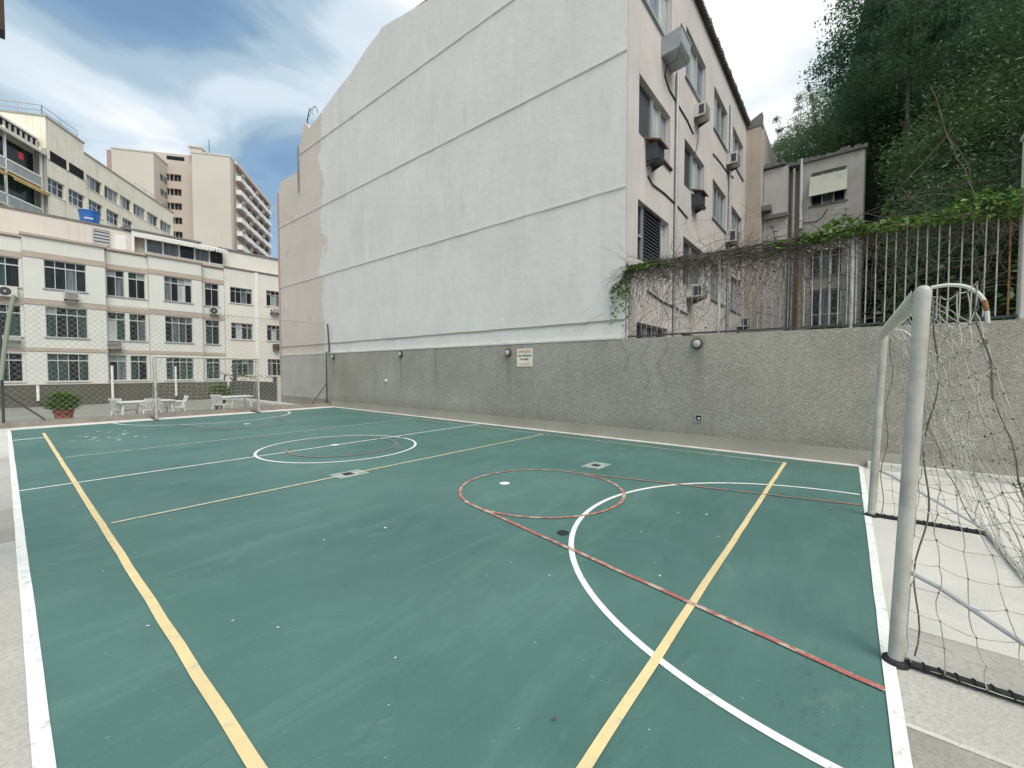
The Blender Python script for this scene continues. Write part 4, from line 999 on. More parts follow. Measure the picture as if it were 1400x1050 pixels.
for i in range(360):      # boughs that overhang the fence
    y = rng.uniform(-14, -1.6); x = rng.uniform(12.5, 18)
    near.append((x, y, rng.uniform(4.9, 6.2 + min(6, max(0, (-y - 2.2) * 1.2))), rng.uniform(.45, .85)))
for i in range(520):
    y = rng.uniform(-14, -1.7); x = rng.uniform(18, 26)
    near.append((x, y, rng.uniform(5.5, 9.5 + min(6, (-y - 1.5) * 1.3)), rng.uniform(.5, 1.0)))
P_ = clumps_to_leaves(near, 260, 11)
o = ob('forest_boughs', leaf_mesh('forest_boughs', P_, .062, 'leaf_forest', .5, .34)); tag(o, 'leafy boughs of the forest edge overhanging the barred fence', 'foliage', None, 'stuff')
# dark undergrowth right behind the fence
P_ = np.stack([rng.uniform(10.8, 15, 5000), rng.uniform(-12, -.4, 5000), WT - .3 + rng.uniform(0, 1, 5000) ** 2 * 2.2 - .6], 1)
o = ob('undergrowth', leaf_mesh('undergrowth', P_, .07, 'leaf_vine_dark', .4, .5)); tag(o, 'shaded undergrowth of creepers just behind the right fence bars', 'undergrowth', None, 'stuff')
# bare hanging twigs in the shade behind the fence
mb = MB()
for i in range(70):
    y = random.uniform(-9, 0); z = random.uniform(2.2, 5.0); x = random.uniform(10.2, 13)
    pts = [(x, y, z)]; d = Vector((random.uniform(-.3, .3), random.uniform(-1, 1), random.uniform(-.4, .6)))
    for k in range(10): d += Vector((random.uniform(-.2, .2), random.uniform(-.3, .3), random.uniform(-.3, .3))); d.normalize(); pts.append(tuple(Vector(pts[-1]) + d * .22))
    mb.tube(pts, random.uniform(.005, .012), 3, False)
tag(ob('hanging_twigs', mb.mesh('hanging_twigs', 'stem_grey')), 'bare grey twigs hanging in the shade behind the fence', 'twigs', None, 'stuff')

# ---------------------------------------------------------------- goals and nets
def catmull(P, n):
    P = [Vector(p) for p in P]; out = []
    for i in range(len(P) - 1):
        a, b, c, d = P[max(i - 1, 0)], P[i], P[i + 1], P[min(i + 2, len(P) - 1)]
        for k in range(n):
            t = k / n; out.append(.5 * ((2 * b) + (c - a) * t + (2 * a - 5 * b + 4 * c - d) * t * t + (3 * b - a - 3 * c + d) * t ** 3))
    out.append(P[-1]); return out
def goal(label, loc, rz, fine, net_m):
    """local: x along the goal line (posts at -1.5 and 1.5), court on +y, net on -y"""
    g = thing('football_goal', label, 'goal', loc, rz)
    r = .035; hw = 1.5; lean = -.06; n = 20 if fine else 10
    for s in (-1, 1):
        part('post', MB().tube([(s * hw, 0, .0), (s * hw, lean * .5, 1.0), (s * hw, lean, 2.04)], r, n), 'post', g, True)
        b = MB(); b.tube([(s * hw, lean, 2.045), (s * hw, lean, 2.05)], r, n)
    part('crossbar', MB().tube([(-hw - .012, lean, 2.05), (hw + .012, lean, 2.05)], r, n), 'post', g, True)
    for s in (-1, 1):
        part('corner_joint', MB().lathe([(.001, .036), (.018, .032), (.030, .02), (.0355, .0), (.0355, -.03)], (s * hw, lean, 2.05), 14), 'post', g, True)
    for s in (-1, 1):
        P = catmull([(s * hw, lean - .03, 2.07), (s * hw, lean - .10, 2.075), (s * hw, lean - .17, 2.05), (s * hw, lean - .22, 1.98), (s * hw, lean - .235, 1.87)], 6)
        st = part('top_stanchion', MB().tube(P, .0095, 8), 'offwhite', g, True)
        part('rusty_end', MB().tube([(s * hw, lean - .220, 1.985), (s * hw, lean - .230, 1.93)], .0106, 8), 'rust', st)
        part('side_brace', MB().tube([(s * hw, -.04, .53), (s * hw, -.16, .48), (s * hw, -.86, .05)], .012, 8), 'frame_grey', g, True)
        part('ground_bar', MB().tube([(s * hw, .03, .022), (s * hw, -.4, .022), (s * hw, -.87, .022)], .02, 8), 'black_wrap', g, True)
        wr = MB()
        for k in range(14):
            yy = .02 - k * .062; wr.tube([(s * hw + .024 * math.cos(a), yy - .03 * a / 6.3, .024 + .022 * math.sin(a)) for a in np.linspace(0, 6.3, 9)], .0045, 4)
        part('cord_wrapping', wr, 'black_wrap', g)
        part('foot_collar', MB().lathe([(.042, 0.001), (.062, .001), (.058, .02), (.044, .03)], (s * hw, 0, .0), 16), 'black_wrap', g, True)
    part('rear_bar', MB().tube([(-hw, -.87, .022), (hw, -.87, .022)], .018, 8), 'frame_grey', g, True)
    # net
    rr = random.Random(5); mesh_ = .135 if fine else .15; rad = .0023 if fine else .0034
    top0 = lambda x: Vector((x, lean - .02, 2.02)); top1 = lambda x: Vector((x, lean - .19 - .03 * math.sin(x * 3), 1.86 - .16 * math.cos(x / hw * PI / 2) - .02 * math.sin(x * 7)))
    bot = lambda x: Vector((x, -.84 + .02 * math.sin(x * 9), .04))
    ph = [rr.uniform(0, 6) for _ in range(8)]
    def bulge(u, v):  # smooth displacement
        return Vector((.025 * math.sin(9 * u + ph[0]) * math.sin(5 * v + ph[1]), .05 * math.sin(7 * u + ph[2]) * math.sin(4 * v + ph[3]) + .02 * math.sin(21 * u + ph[4]), .03 * math.sin(11 * u + ph[5]) * math.sin(9 * v + ph[6])))
    def P_back(u, v):  # v 0 crossbar .. 1 ground
        x = -hw + 2 * hw * u; e = min(1, 8 * u * (1 - u) * 1.2) * min(1, 4 * v) * (1 if v < .93 else (1 - v) / .07)
        if v < .14: p_ = top0(x).lerp(top1(x), v / .14)
        else:
            k = (v - .14) / .86; p_ = top1(x).lerp(bot(x), k) + Vector((0, .05 * math.sin(k * PI) * (1 - .4 * k), -.0))
            if k > .72: p_.z -= .04 * math.sin((k - .72) / .28 * PI)
        return p_ + bulge(u * 2, v * 2) * e * .55
    def side(s):
        def P_(u, v):  # u from post 0 to rear edge 1, v top 0 to ground 1
            z = 1.98 * (1 - v) + .04; yr = lean * (z / 2) - .18 - (.28 * v + .34 * v * v) * 1.0; yf = lean * z / 2 - .035
            y_ = yf + (yr - yf) * u; sag = .10 * math.sin(u * PI) * (.4 + .6 * math.sin(v * PI)) * (1 - v * .5)
            lift = .05 * u
            return Vector((s * (hw + .004 + .03 * math.sin(u * PI) * math.sin(v * 7 + 1)), y_ + .012 * math.sin(v * 31 + u * 5) * u, max(.03, z - sag * .9 + lift * (1 - v) + .012 * math.sin(13 * u + 7 * v))))
        return P_
    def weave(Pf, nu, nv, name, jit, slack, mlist):
        ropes = MB(); knots = MB()
        node = [[Pf(i / nu, j / nv) + (Vector((rr.gauss(0, jit), rr.gauss(0, jit), rr.gauss(0, jit))) if 0 < i < nu and 0 < j < nv else Vector((0, 0, 0))) for j in range(nv + 1)] for i in range(nu + 1)]
        def strand(a, b):
            d = (b - a).length * slack; off = Vector((rr.uniform(-1, 1), rr.uniform(-1, 1), -rr.uniform(.2, 1.3))) * d
            return [a, a.lerp(b, .3) + off * .8, a.lerp(b, .7) + off * .8, b] if fine else [a, b]
        for i in range(nu + 1):
            pts = []
            for j in range(nv): pts += strand(node[i][j], node[i][j + 1])[:-1]
            pts.append(node[i][nv]); ropes.tube(pts, rad, 4 if fine else 3, False)
        for j in range(nv + 1):
            pts = []
            for i in range(nu): pts += strand(node[i][j], node[i + 1][j])[:-1]
            pts.append(node[nu][j]); ropes.tube(pts, rad, 4 if fine else 3, False)
        o = part(name, ropes, mlist[0], g); o['kind'] = 'stuff'
        if fine:
            for i in range(nu + 1):
                for j in range(nv + 1):
                    p_ = node[i][j]; a = rad * rr.uniform(1.6, 3.2)
                    knots.add([p_ + Vector(q) * a for q in ((1, 0, 0), (-1, 0, 0), (0, 1, 0), (0, -1, 0), (0, 0, 1.3), (0, 0, -1.3))], [(0, 2, 4), (2, 1, 4), (1, 3, 4), (3, 0, 4), (2, 0, 5), (1, 2, 5), (3, 1, 5), (0, 3, 5)])
            k_ = part('knots', knots, mlist[1], o); k_['kind'] = 'stuff'
    weave(P_back, int(3 / mesh_), int(2.35 / mesh_), 'back_net', .006, .06, net_m)
    for s in (-1, 1): weave(side(s), 5 if fine else 4, int(2.0 / mesh_), 'side_net', .006, .09, net_m)
    # edge rope with ties
    for s in (-1, 1):
        Pf = side(s); mb = MB(); pts = [Pf(1, v) for v in np.linspace(0, 1, 22)]; mb.tube(pts, .0045 if fine else .006, 5, False)
        if fine:
            for v in np.linspace(.06, .9, 11):
                c_ = Pf(1, v); q = rr.uniform(.008, .018)
                mb.tube([c_ + Vector((rr.uniform(-.01, .01), -q * math.sin(a) * 1.1, q * .8 * (math.cos(a) - 1))) for a in np.linspace(0, 5.2, 9)], .003, 4, False)
        part('edge_rope', mb, 'rope_dark' if fine else net_m[0], g)
        mb = MB(); pts = [Vector((s * hw * .97, lean * (z / 2) - .07 - .02 * math.sin(z * 9), z)) for z in np.linspace(.05, 1.98, 26)]; mb.tube(pts, .004, 4, False)
        part('lashing_rope', mb, 'rope_dark' if fine else net_m[0], g)
    # lashings round the crossbar
    mb = MB()
    for k in range(34 if fine else 12):
        x = -hw + .05 + k * (2 * hw - .1) / (33 if fine else 11); mb.tube([(x + .012 * a / 6.3, lean + (.045) * math.cos(a), 2.05 + .045 * math.sin(a)) for a in np.linspace(-2.6, .4, 8)], .003, 4, False)
    part('crossbar_lashing', mb, 'rope_pale', g, kind='stuff')
    return g
MT['rope_net'] = mat('rope_net', (.42, .41, .36), .9, vary=.45, vscale=7)
goal('near white tubular goal with a slack knotted net at the right of the court', (4.605, -.245, 0), 0, True, ('rope_net', 'rope_dark'))
goal('far white tubular goal standing before the chain link fence', (4.60, 17.30, 0), PI, False, ('rope_net', 'rope_dark'))

# ---------------------------------------------------------------- chain link fence at the far end
FY = 18.12
t = thing('kerb', 'low stained concrete kerb under the chain link fence at the far end', 'kerb', (0, 0, 0))
mb = MB()
x = -4.0
while x < CW - .02:
    L_ = min(1.55, CW - .016 - x); mb.box(x, x + L_ - .006, FY - .02, FY + .16, -.3, .15 + random.uniform(-.004, .004)); x += L_
part('kerb_stones', mb, 'kerb', t)
CF = thing('chain_link_fence', 'tall chain link fence with dark posts across the far end of the court', 'fence', (0, FY + .07, .15))
def fpost(x, label=None, top=3.55):
    o = part('post', MB().tube([(x, 0, 0), (x, 0, 2.28), (x + .10 if x > 4 else x + .0, 0, 2.30), (x + .13, -.02, 2.34), (x + .06 if x > 4 else x + .25, -.03, top)], .032, 10), 'dark_metal', CF, True)
fpost(9.18)
part('post', MB().tube([(-.02, 0, 0), (-.02, 0, 2.6)], .032, 10), 'dark_metal', CF, True)
part('leaning_post', MB().tube([tuple(Vector(tuple(onY(px, py, FY - .05))) - Vector((0, FY + .07, .15))) for px, py in ((1, 520), (6, 478), (13, 430), (19, 404))], .05, 10), mat('post_green', (.26, .29, .23), .7), CF, True)
part('brace', MB().tube([(-.02, 0, .85), (.75, -.02, .02)], .022, 8), 'dark_metal', CF, True)
part('brace', MB().tube([(9.16, 0, .85), (8.5, -.02, .02)], .022, 8), 'dark_metal', CF, True)
part('bottom_wire', MB().tube([(-3, 0, .03), (9.1, 0, .03)], .008, 5), 'wire', CF)
part('top_wire', MB().tube([(-3, 0, 3.5), (9.2, 0, 3.55)], .010, 5), 'wire', CF)
mb = MB(); pit = .125; H_ = 3.5; x0, x1 = -3.0, 9.16; w_ = .0027
def wirebox(xa, za, xb, zb, dy):
    d = Vector((xb - xa, zb - za)); L_ = d.length
    if L_ < .05: return
    d /= L_; n_ = Vector((-d.y, d.x)) * w_
    mb.add([(xa + n_.x, dy - w_, za + n_.y), (xa - n_.x, dy - w_, za - n_.y), (xb - n_.x, dy - w_, zb - n_.y), (xb + n_.x, dy - w_, zb + n_.y), (xa + n_.x, dy + w_, za + n_.y), (xa - n_.x, dy + w_, za - n_.y), (xb - n_.x, dy + w_, zb - n_.y), (xb + n_.x, dy + w_, zb + n_.y)],
           [(0, 1, 2, 3), (4, 7, 6, 5), (0, 3, 7, 4), (1, 5, 6, 2)])
c_ = x0 - H_
sl = 1.0
while c_ < x1:
    # rising wires z = x - c, falling wires z = H - (x - c)
    xa, xb = max(c_, x0), min(c_ + H_, x1)
    if xb > xa:
        wirebox(xa, xa - c_ + .02, xb, xb - c_ + .02, .006); wirebox(xa, H_ - (xa - c_) + .02, xb, H_ - (xb - c_) + .02, -.006)
    c_ += pit * 1.3
o = part('wire_mesh', mb, 'wire', CF); o['kind'] = 'stuff'

# ---------------------------------------------------------------- terrace beyond the fence
TZ = -.2
struct('terrace', MB().box(-8, CW - .01, FY + .17, 31.2, TZ - .3, TZ), 'terrace_floor')
struct('terrace_kerb', MB().add([(CW - .35, 18.4, TZ + .001), (CW - .012, 18.4, TZ + .001), (CW - .012, 30.9, TZ + .001), (CW - .35, 30.9, TZ + .001), (CW - .35, 18.4, TZ + .12), (CW - .012, 18.4, TZ + .12), (CW - .012, 30.9, TZ + .12), (CW - .35, 30.9, TZ + .12)], [(0, 3, 2, 1), (4, 5, 6, 7), (0, 1, 5, 4), (1, 2, 6, 5), (2, 3, 7, 6), (3, 0, 4, 7)]), 'strip')
MT['lowwall'] = mat('lowwall', (.13, .13, .11), .95, vary=.12, vscale=.8, bump=.8, bscale=60, speck=.35, speckscale=40, streak=.3)
LWt = thing('low_wall', 'low dark grey pebbledash wall closing the terrace in front of the flats', 'wall', (0, 31.0, TZ))
part('wall_panel', MB().box(-12, CW + .2, 0, .2, -.2, 1.07), 'lowwall', LWt)
part('coping', MB().box(-12, CW + .24, -.03, .23, 1.071, 1.10), 'concrete_dark', LWt)
LW2 = thing('low_wall', 'short return of the low dark wall running back from the gable end', 'wall', (CW, 23.45, TZ))
part('wall_panel', MB().box(0, .2, 0, 7.35, -.2, 1.16), 'lowwall', LW2)
part('pilaster', MB().box(-.12, .22, -.09, .12, -.2, 1.5), 'concrete_light', LW2)
# white poles in front of the low wall
for px, yt, yb, lab in ((51.6, 527, 548, 'shortest white pole, at the far left beside the potted bush'), (153, 500, 545, 'tall white pole left of the far goal, before the low wall'), (240, 501, 541, 'white pole seen through the far goal net near its left post'), (312, 513, 533, 'short white pole above the second potted bush')):
    a = onY(px, yt, 30.6); b = onY(px, yb, 30.6)
    t = thing('white_pole', lab, 'pole', (a[0], 30.6, b[2]), 0, 'white poles fixed before the low wall')
    part('tube', MB().tube([(0, 0, 0), (0, 0, a[2] - b[2])], .055, 10), 'white', t, True)
    part('bracket', MB().box(-.03, .03, .05, .395, .05, .1), 'alu', t)
# potted bushes
def potted(x, y, s, label, pm='terracotta'):
    t = thing('potted_bush', label, 'potted plant', (x, y, TZ))
    k = s
    pot = part('pot', MB().lathe([(.16 * k, 0), (.20 * k, .46 * k), (.225 * k, .46 * k), (.225 * k, .56 * k), (.20 * k, .56 * k), (.18 * k, .50 * k)], n=20), pm, t, True)
    part('soil', MB().lathe([(.001, .485 * k), (.18 * k, .49 * k)], n=16), 'soil', pot)
    P_ = []
    for i in range(80):
        d = rng.normal(size=3); d /= np.linalg.norm(d); d[2] = abs(d[2]) * .9 - .12; c0 = np.array([0, 0, .70 * k]) + d * np.array([.335, .335, .44]) * k * rng.uniform(.55, 1.05)
        P_.append(c0 + rng.normal(size=(60, 3)) * .065 * k)
    ob('foliage', leaf_mesh('foliage', np.concatenate(P_), .032, 'leaf_pot', .6, .35), t)
    mb = MB()
    for i in range(12): a = random.uniform(0, 6.28); mb.tube([(0, 0, .45 * k), (.15 * k * math.cos(a), .15 * k * math.sin(a), .7 * k), (.36 * k * math.cos(a), .36 * k * math.sin(a), .95 * k)], .008, 4)
    part('stems', mb, 'stem', t)
q = onY(87, 560, 18.95); potted(q[0], 18.95, 1.06, 'round green bush in a square-shouldered terracotta pot left of the far goal')
q = onY(301, 560, 22.0); potted(q[0], 22.0, 1.12, 'green potted bush behind the white table right of the far goal centre', 'black_wrap')

# white plastic furniture
def plastic_table(label, px, Y, wpx, rz=0):
    q = onY(px, 551, Y); t = thing('plastic_table', label, 'table', (q[0], Y, TZ), rz); w = wpx / 2
    part('tabletop', MB().box(-w, w, -.38, .38, .70, .74), 'white', t, bevel=.012)
    part('apron', MB().box(-w + .06, w - .06, -.32, .32, .655, .699), 'white', t)
    for sx in (-1, 1):
        for sy in (-1, 1): part('leg', MB().tube([(sx * (w - .12), sy * .27, .654), (sx * (w - .06), sy * .32, 0)], [.035, .022], 8), 'white', t, True)
def plastic_chair(label, x, y, rz, group='white plastic chairs round the terrace tables'):
    t = thing('plastic_chair', label, 'chair', (x, y, TZ), rz, group)
    part('seat', MB().add([(-.23, -.22, .43), (.23, -.22, .43), (.21, .22, .41), (-.21, .22, .41), (-.23, -.22, .455), (.23, -.22, .455), (.21, .22, .435), (-.21, .22, .435)], [(0, 3, 2, 1), (4, 5, 6, 7), (0, 1, 5, 4), (1, 2, 6, 5), (2, 3, 7, 6), (3, 0, 4, 7)]), 'white', t, bevel=.008)
    mb = MB()
    for k in range(5): xx = -.17 + k * .085; mb.prism([(.20, .46), (.23, .46), (.33, .80), (.30, .80)], 'x', xx - .024, xx + .024)
    mb.prism([(.295, .78), (.335, .78), (.35, .86), (.315, .86)], 'x', -.22, .22)
    mb.prism([(.195, .435), (.235, .435), (.24, .48), (.2, .48)], 'x', -.21, .21)
    part('backrest', mb, 'white', t)
    for s in (-1, 1):
        for fy, ty in ((-.20, -.26), (.20, .29)): part('leg', MB().tube([(s * .22, fy, .44), (s * .26, ty, 0)], [.03, .02], 7), 'white', t, True)
        part('armrest', MB().tube([(s * .25, -.22, .43), (s * .27, -.23, .63), (s * .27, .0, .66), (s * .25, .28, .66)], .022, 7), 'white', t, True)
plastic_table('rectangular white plastic table left of the far goal post', 199, 19.3, 1.55, .1)
q = onY(199, 560, 19.3)
plastic_chair('white plastic chair facing the left table from the court side', q[0] + .05, 18.75, PI)
plastic_chair('white plastic chair at the left end of the left table', q[0] - .52, 19.5, 2.2)
plastic_chair('white plastic chair right of the left table, behind the far goal post', q[0] + .88, 19.45, -PI / 2)
plastic_table('white plastic table right of centre behind the far goal net', 318, 19.9, 1.35, .05)
q = onY(316, 560, 19.9)
plastic_chair('white plastic chair at the left end of the right table', q[0] - .42, 19.5, 2.2)
# dark bare shrub seen over the low wall
q = onY(322, 524, 31.9)
t = thing('bare_shrub', 'dark bare branched shrub sticking up behind the low wall before a window', 'shrub', (q[0], 31.9, -.6))
mb = MB()
for a_, b_, r_ in (((0, 0, 0), (.0, 0, 2.5), .16), ((0, 0, 1.3), (-.6, 0, 1.9), .05), ((-.6, 0, 1.9), (-.7, 0, 1.3), .05), ((0, 0, 1.9), (1.4, .1, 1.55), .03), ((0, 0, 1.8), (-1.6, 0, 2.05), .03), ((0, 0, 1.7), (.9, 0, 2.0), .03)):
    v0, v1 = Vector(a_), Vector(b_); mb.tube([v0, v0.lerp(v1, .5) + Vector((random.uniform(-.08, .08), 0, random.uniform(.0, .12))), v1], [r_, r_ * .8, r_ * .5], 7)
part('branches', mb, 'dark_metal', t)
P_ = np.concatenate([np.array([.2, 0, 2.3]) + rng.normal(size=(120, 3)) * np.array([.35, .2, .35]), np.array([1.1, 0, 1.75]) + rng.normal(size=(60, 3)) * np.array([.5, .2, .16])])
ob('foliage', leaf_mesh('foliage', P_, .06, 'leaf_vine_dark', .2, .5), t)

# ---------------------------------------------------------------- cream flats facing the court
BY = 38.0
FL = thing('apartment_block', 'cream flats with brown bands and green tinted windows beyond the terrace', 'building')
def Z(px, py, Y=BY): return onY(px, py, Y)[2]
def Xp(px, Y=BY): return onY(px, 450, Y)[0]
zr = [(6.60, 8.33), (3.64, 5.50), (.92, 2.62), (-2.0, -.3)]
bays = [  # x0, x1, plane offset, windows [(x0,x1)], style
    (-7.0, .90, .9, [(-6.2, -4.0), (-3.4, -1.6), (-1.35, .78)]),
    (.90, 4.39, 0, [(1.73, 3.52)]),
    (4.39, 6.58, .45, [(4.50, 5.38), (5.58, 6.46)]),
    (6.58, 9.62, 0, [(7.42, 9.02)]),
    (9.62, 11.2, .5, [(9.95, 10.85)])]
TOPZ = 9.62
pset = [('glass_teal', 'glass_teal', 'glass_dark', 'glass_teal'), ('glass_dark', 'glass_mid', 'glass_teal', 'glass_dark'), ('glass_teal', 'glass_dark', 'glass_teal', 'glass_teal')]
for bi, (x0, x1, off, wins) in enumerate(bays):
    T = (lambda o_: (lambda a, b, z: (a, BY + o_ + b, z)))(off)
    hs = [(a, b, c, d) for a, b in wins for c, d in zr]
    facade(FL, T, x0, x1, -.62, TOPZ - (.0 if off == 0 else .05), hs, 'cream', .16)
    for wi, (a, b) in enumerate(wins):
        for ri, (c, d) in enumerate(zr):
            wide = (b - a) > 1.3; ps = pset[(bi + ri + wi) % 3]
            if ri == 0: ps = ('glass_dark', 'glass_dark', 'glass_mid', 'glass_dark')
            if bi == 3 and ri == 0: ps = ('glass_mid', 'glass_dark', 'glass_pale', 'glass_pale', 'glass_mid', 'glass_frost', 'glass_frost', 'glass_pale')
            if bi == 2 and ri == 0: ps = ('glass_dark', 'glass_dark', 'glass_frost', 'glass_frost') if wi == 1 else ('glass_dark', 'glass_mid', 'glass_frost', 'glass_dark')
            window(FL, T, a, b, c, d, (1, 1, 1, 1) if wide else (1, 1), (3.1, 1), .12, 'alu', ps, .034, 'frame_grey' if ri < 2 else 'concrete_light', transom_fw=.07)
    # side returns of projecting bays
    for z0, z1 in ((8.37, 8.71), (5.57, 5.88), (2.76, 2.98)):
        part('band', MB(T).box(x0 + (.001 if off else -.04), x1 - (.001 if off else -.04), -.04, -.002, z0, z1), 'band', FL)
    part('cornice', MB(T).box(x0 + (.001 if off else -.10), x1 - (.001 if off else -.10), -.12, .3, TOPZ + .001, TOPZ + .14), 'band', FL)
    if off == 0:
        for xe in (x0, x1):
            part('return_wall', MB().box(xe - (.0 if xe == x0 else .12), xe + (.12 if xe == x0 else 0), BY + .29, BY + 1.2, -.62, TOPZ), 'cream', FL)
part('body', MB().box(-7, 11.19, BY + 1.25, BY + 12, -.6, 9.55), 'cream', FL)
part('vertical_pipe', MB().tube([(4.30, BY + .38, 0), (4.30, BY + .38, 9.4)], .05, 8), 'cream', FL)
# roof-top pink storey
PY = BY + 2.0
PH = thing('rooftop_storey', 'pinkish rooftop storey with vent grille and white door over the cream flats', 'penthouse')
TP = lambda a, b, z: (a, PY + b, z)
xr = onY(183, 330, PY)[0]; zt = onY(0, 283, PY)[2]; zt2 = onY(180, 317, PY)[2]
facade(PH, TP, -7, xr, 9.5, (zt + zt2) / 2, [], 'pink', .2)
part('body', MB().box(-7, xr, PY + .35, PY + 5, 9.5, (zt + zt2) / 2 - .01), 'pink', PH)
part('coping', MB().box(-7, xr + .06, PY - .06, PY + 5, (zt + zt2) / 2 + .001, (zt + zt2) / 2 + .12), 'ledge_dark', PH)
a0 = onY(127, 312, PY); a1 = onY(150, 338, PY)
louvred(PH, lambda a, b, z: (a, PY - .14 + b, z), a0[0], a1[0], a1[2], a0[2], 'frame_grey', .06, .22, 'vent_grille', 'room')
a0 = onY(157, 321, PY); a1 = onY(173, 346, PY)
d_ = part('door', MB(TP).box(a0[0], a1[0], -.06, -.002, 9.55, a0[2]), 'white', PH)
part('panel', MB(TP).box(a0[0] + .06, a1[0] - .06, -.075, -.061, 9.75, a0[2] - .1), 'awning_white', d_)
part('pipe', MB(TP).tube([(xr - .05, -.08, 9.5), (xr - .05, -.08, zt2 + .3)], .08, 8), 'white', PH)
# blue water tank
q0 = onY(107, 300, PY + 1.5); q1 = onY(138, 300, PY + 1.5); zb = (zt + zt2) / 2 + .13; R_ = (q1[0] - q0[0]) / 2
t = thing('water_tank', 'blue plastic water tank with faint white lettering on the pinkish rooftop', 'water tank', ((q0[0] + q1[0]) / 2, PY + 1.5, zb))
part('tub', MB().lathe([(R_ * .80, 0), (R_ * .97, .95), (R_ * .99, .96), (R_ * .99, 1.02), (R_ * .9, 1.02)], n=24), 'blue', t, True)
part('lid', MB().lathe([(R_ * 1.03, 1.021), (R_ * 1.03, 1.07), (R_ * .6, 1.16), (.001, 1.19)], n=24), 'blue', t, True)
part('stand', MB().box(-R_ * .8, R_ * .8, -R_ * .6, R_ * .6, -.12, -.001), 'concrete_dark', t)
mb = MB()
for k in range(7):
    a = -PI / 2 + (k - 3) * .13 - .25; rr_ = R_ * .895 + .01; mb.add([(rr_ * math.cos(a), rr_ * math.sin(a), .45), (rr_ * math.cos(a + .085), rr_ * math.sin(a + .085), .45), (rr_ * math.cos(a + .085), rr_ * math.sin(a + .085), .56 if k % 2 else .6), (rr_ * math.cos(a), rr_ * math.sin(a), .56)], [(0, 1, 2, 3)])
part('marking', mb, 'white', t)
# glazed rooftop terrace
GT = thing('glazed_terrace', 'rooftop terrace with scalloped white awning and dark glazing over the cream flats', 'terrace room')
GY = BY + .9; TG = lambda a, b, z: (a, GY + b, z)
ga = onY(200, 350, GY)[0]; gb = onY(306, 370, GY)[0]; gtop = 11.0
part('parapet', MB(TG).box(ga, gb, 0, .15, 9.77, 10.05), 'cream', GT)
n = 5
for i in range(n):
    A0 = ga + (gb - ga) * i / n; A1 = ga + (gb - ga) * (i + 1) / n
    part('glazing', MB(TG).box(A0 + .05, A1 - .05, .06, .09, 10.06, 10.95), ('glass_mid', 'glass_mid', 'glass_dark', 'glass_mid', 'glass_dark')[i], GT)
    part('post', MB(TG).box(A0 - .04, A0 + .04, -.02, .10, 9.77, 11.0), 'white', GT)
mb = MB(TG); mb.box(ga - .2, gb + .1, -.7, -.62, 10.98, 11.02)
mb.add([(ga - .2, .4, 11.35), (gb + .1, .4, 11.35), (gb + .1, -.7, 11.02), (ga - .2, -.7, 11.02), (ga - .2, .4, 11.38), (gb + .1, .4, 11.38), (gb + .1, -.72, 11.05), (ga - .2, -.72, 11.05)], [(0, 3, 2, 1), (4, 5, 6, 7), (0, 1, 5, 4), (1, 2, 6, 5), (2, 3, 7, 6), (3, 0, 4, 7)])
x = ga - .2
while x < gb: mb.prism([(x, 11.0), (x + .2, 11.0), (x + .16, 10.84), (x + .04, 10.84)], 'y', -.72, -.70); x += .22
part('scalloped_awning', mb, 'awning_white', GT)
za = onY(197, 314, GY + 1.5)[2]
part('rear_wall', MB().box(ga - .8, ga + 3.2, GY + 1.6, GY + 5, 9.6, za - .35), 'pink', GT)
part('tiled_roof', MB().prism([(GY + .9, za - .35), (GY + .9, za - .2), (GY + 5.2, za + .5), (GY + 5.2, za + .3)], 'x', ga - 1.0, ga + 3.5), 'ledge_dark', GT)
part('gable_band', MB().box(ga - .6, ga + 3.2, GY + .95, GY + 1.1, za - .75, za - .36), 'awning_white', GT)
# lighter building to the right
NB = thing('apartment_block', 'plain pale flats with dark windows between cream flats and the white gable', 'building')
NY = BY + .35; TN = lambda a, b, z: (a, NY + b, z)
def rN(x0, x1, y0, y1): a = onY(x0, y0, NY); b = onY(x1, y1, NY); c = onY(x1, y0, NY); return (a[0], b[0], (b[2] + onY(x0, y1, NY)[2]) / 2, (a[2] + c[2]) / 2)
wl = [rN(314.5, 345, 394, 415), rN(316, 346, 442, 464), rN(317, 347.5, 492, 513), rN(364, 384, 398, 419), rN(365, 385, 445, 466), rN(366, 386, 491, 514)]
zn = onY(340, 371, NY)[2]
facade(NB, TN, 11.21, 22, -.62, zn, [w for w in wl], 'cream_warm', .18)
for i, w in enumerate(wl):
    window(NB, TN, *w, (1, 1, 1, 1) if i < 3 else (1, 1, 1), (3, 1), .15, 'alu' if i % 2 else 'frame_grey', [('glass_dark', 'glass_dark', 'glass_mid', 'glass_mid'), ('glass_dark', 'glass_pale', 'glass_dark', 'glass_teal'), ('glass_teal', 'glass_dark', 'glass_dark', 'glass_mid')][i % 3], .05, 'concrete_light')
part('body', MB().box(11.22, 22, NY + .35, NY + 11, -.6, zn - .02), 'cream_warm', NB)
part('cornice', MB(TN).box(11.19, 22.05, -.08, .3, zn + .001, zn + .10), 'ledge_dark', NB)
xp = onY(351, 430, NY)[0]
part('pilaster', MB(TN).box(xp - .12, xp + .12, -.06, -.002, -.6, zn), 'white', NB)
part('attic', MB().box(11.25, 22, NY + 1.2, NY + 9, zn + .11, onY(330, 346, NY + 1.2)[2]), 'cream_warm', NB)
part('roof_edge', MB().box(11.2, 22.05, NY + 1.1, NY + 9.1, onY(330, 346, NY + 1.2)[2] + .001, onY(330, 346, NY + 1.2)[2] + .12), 'ledge_dark', NB)
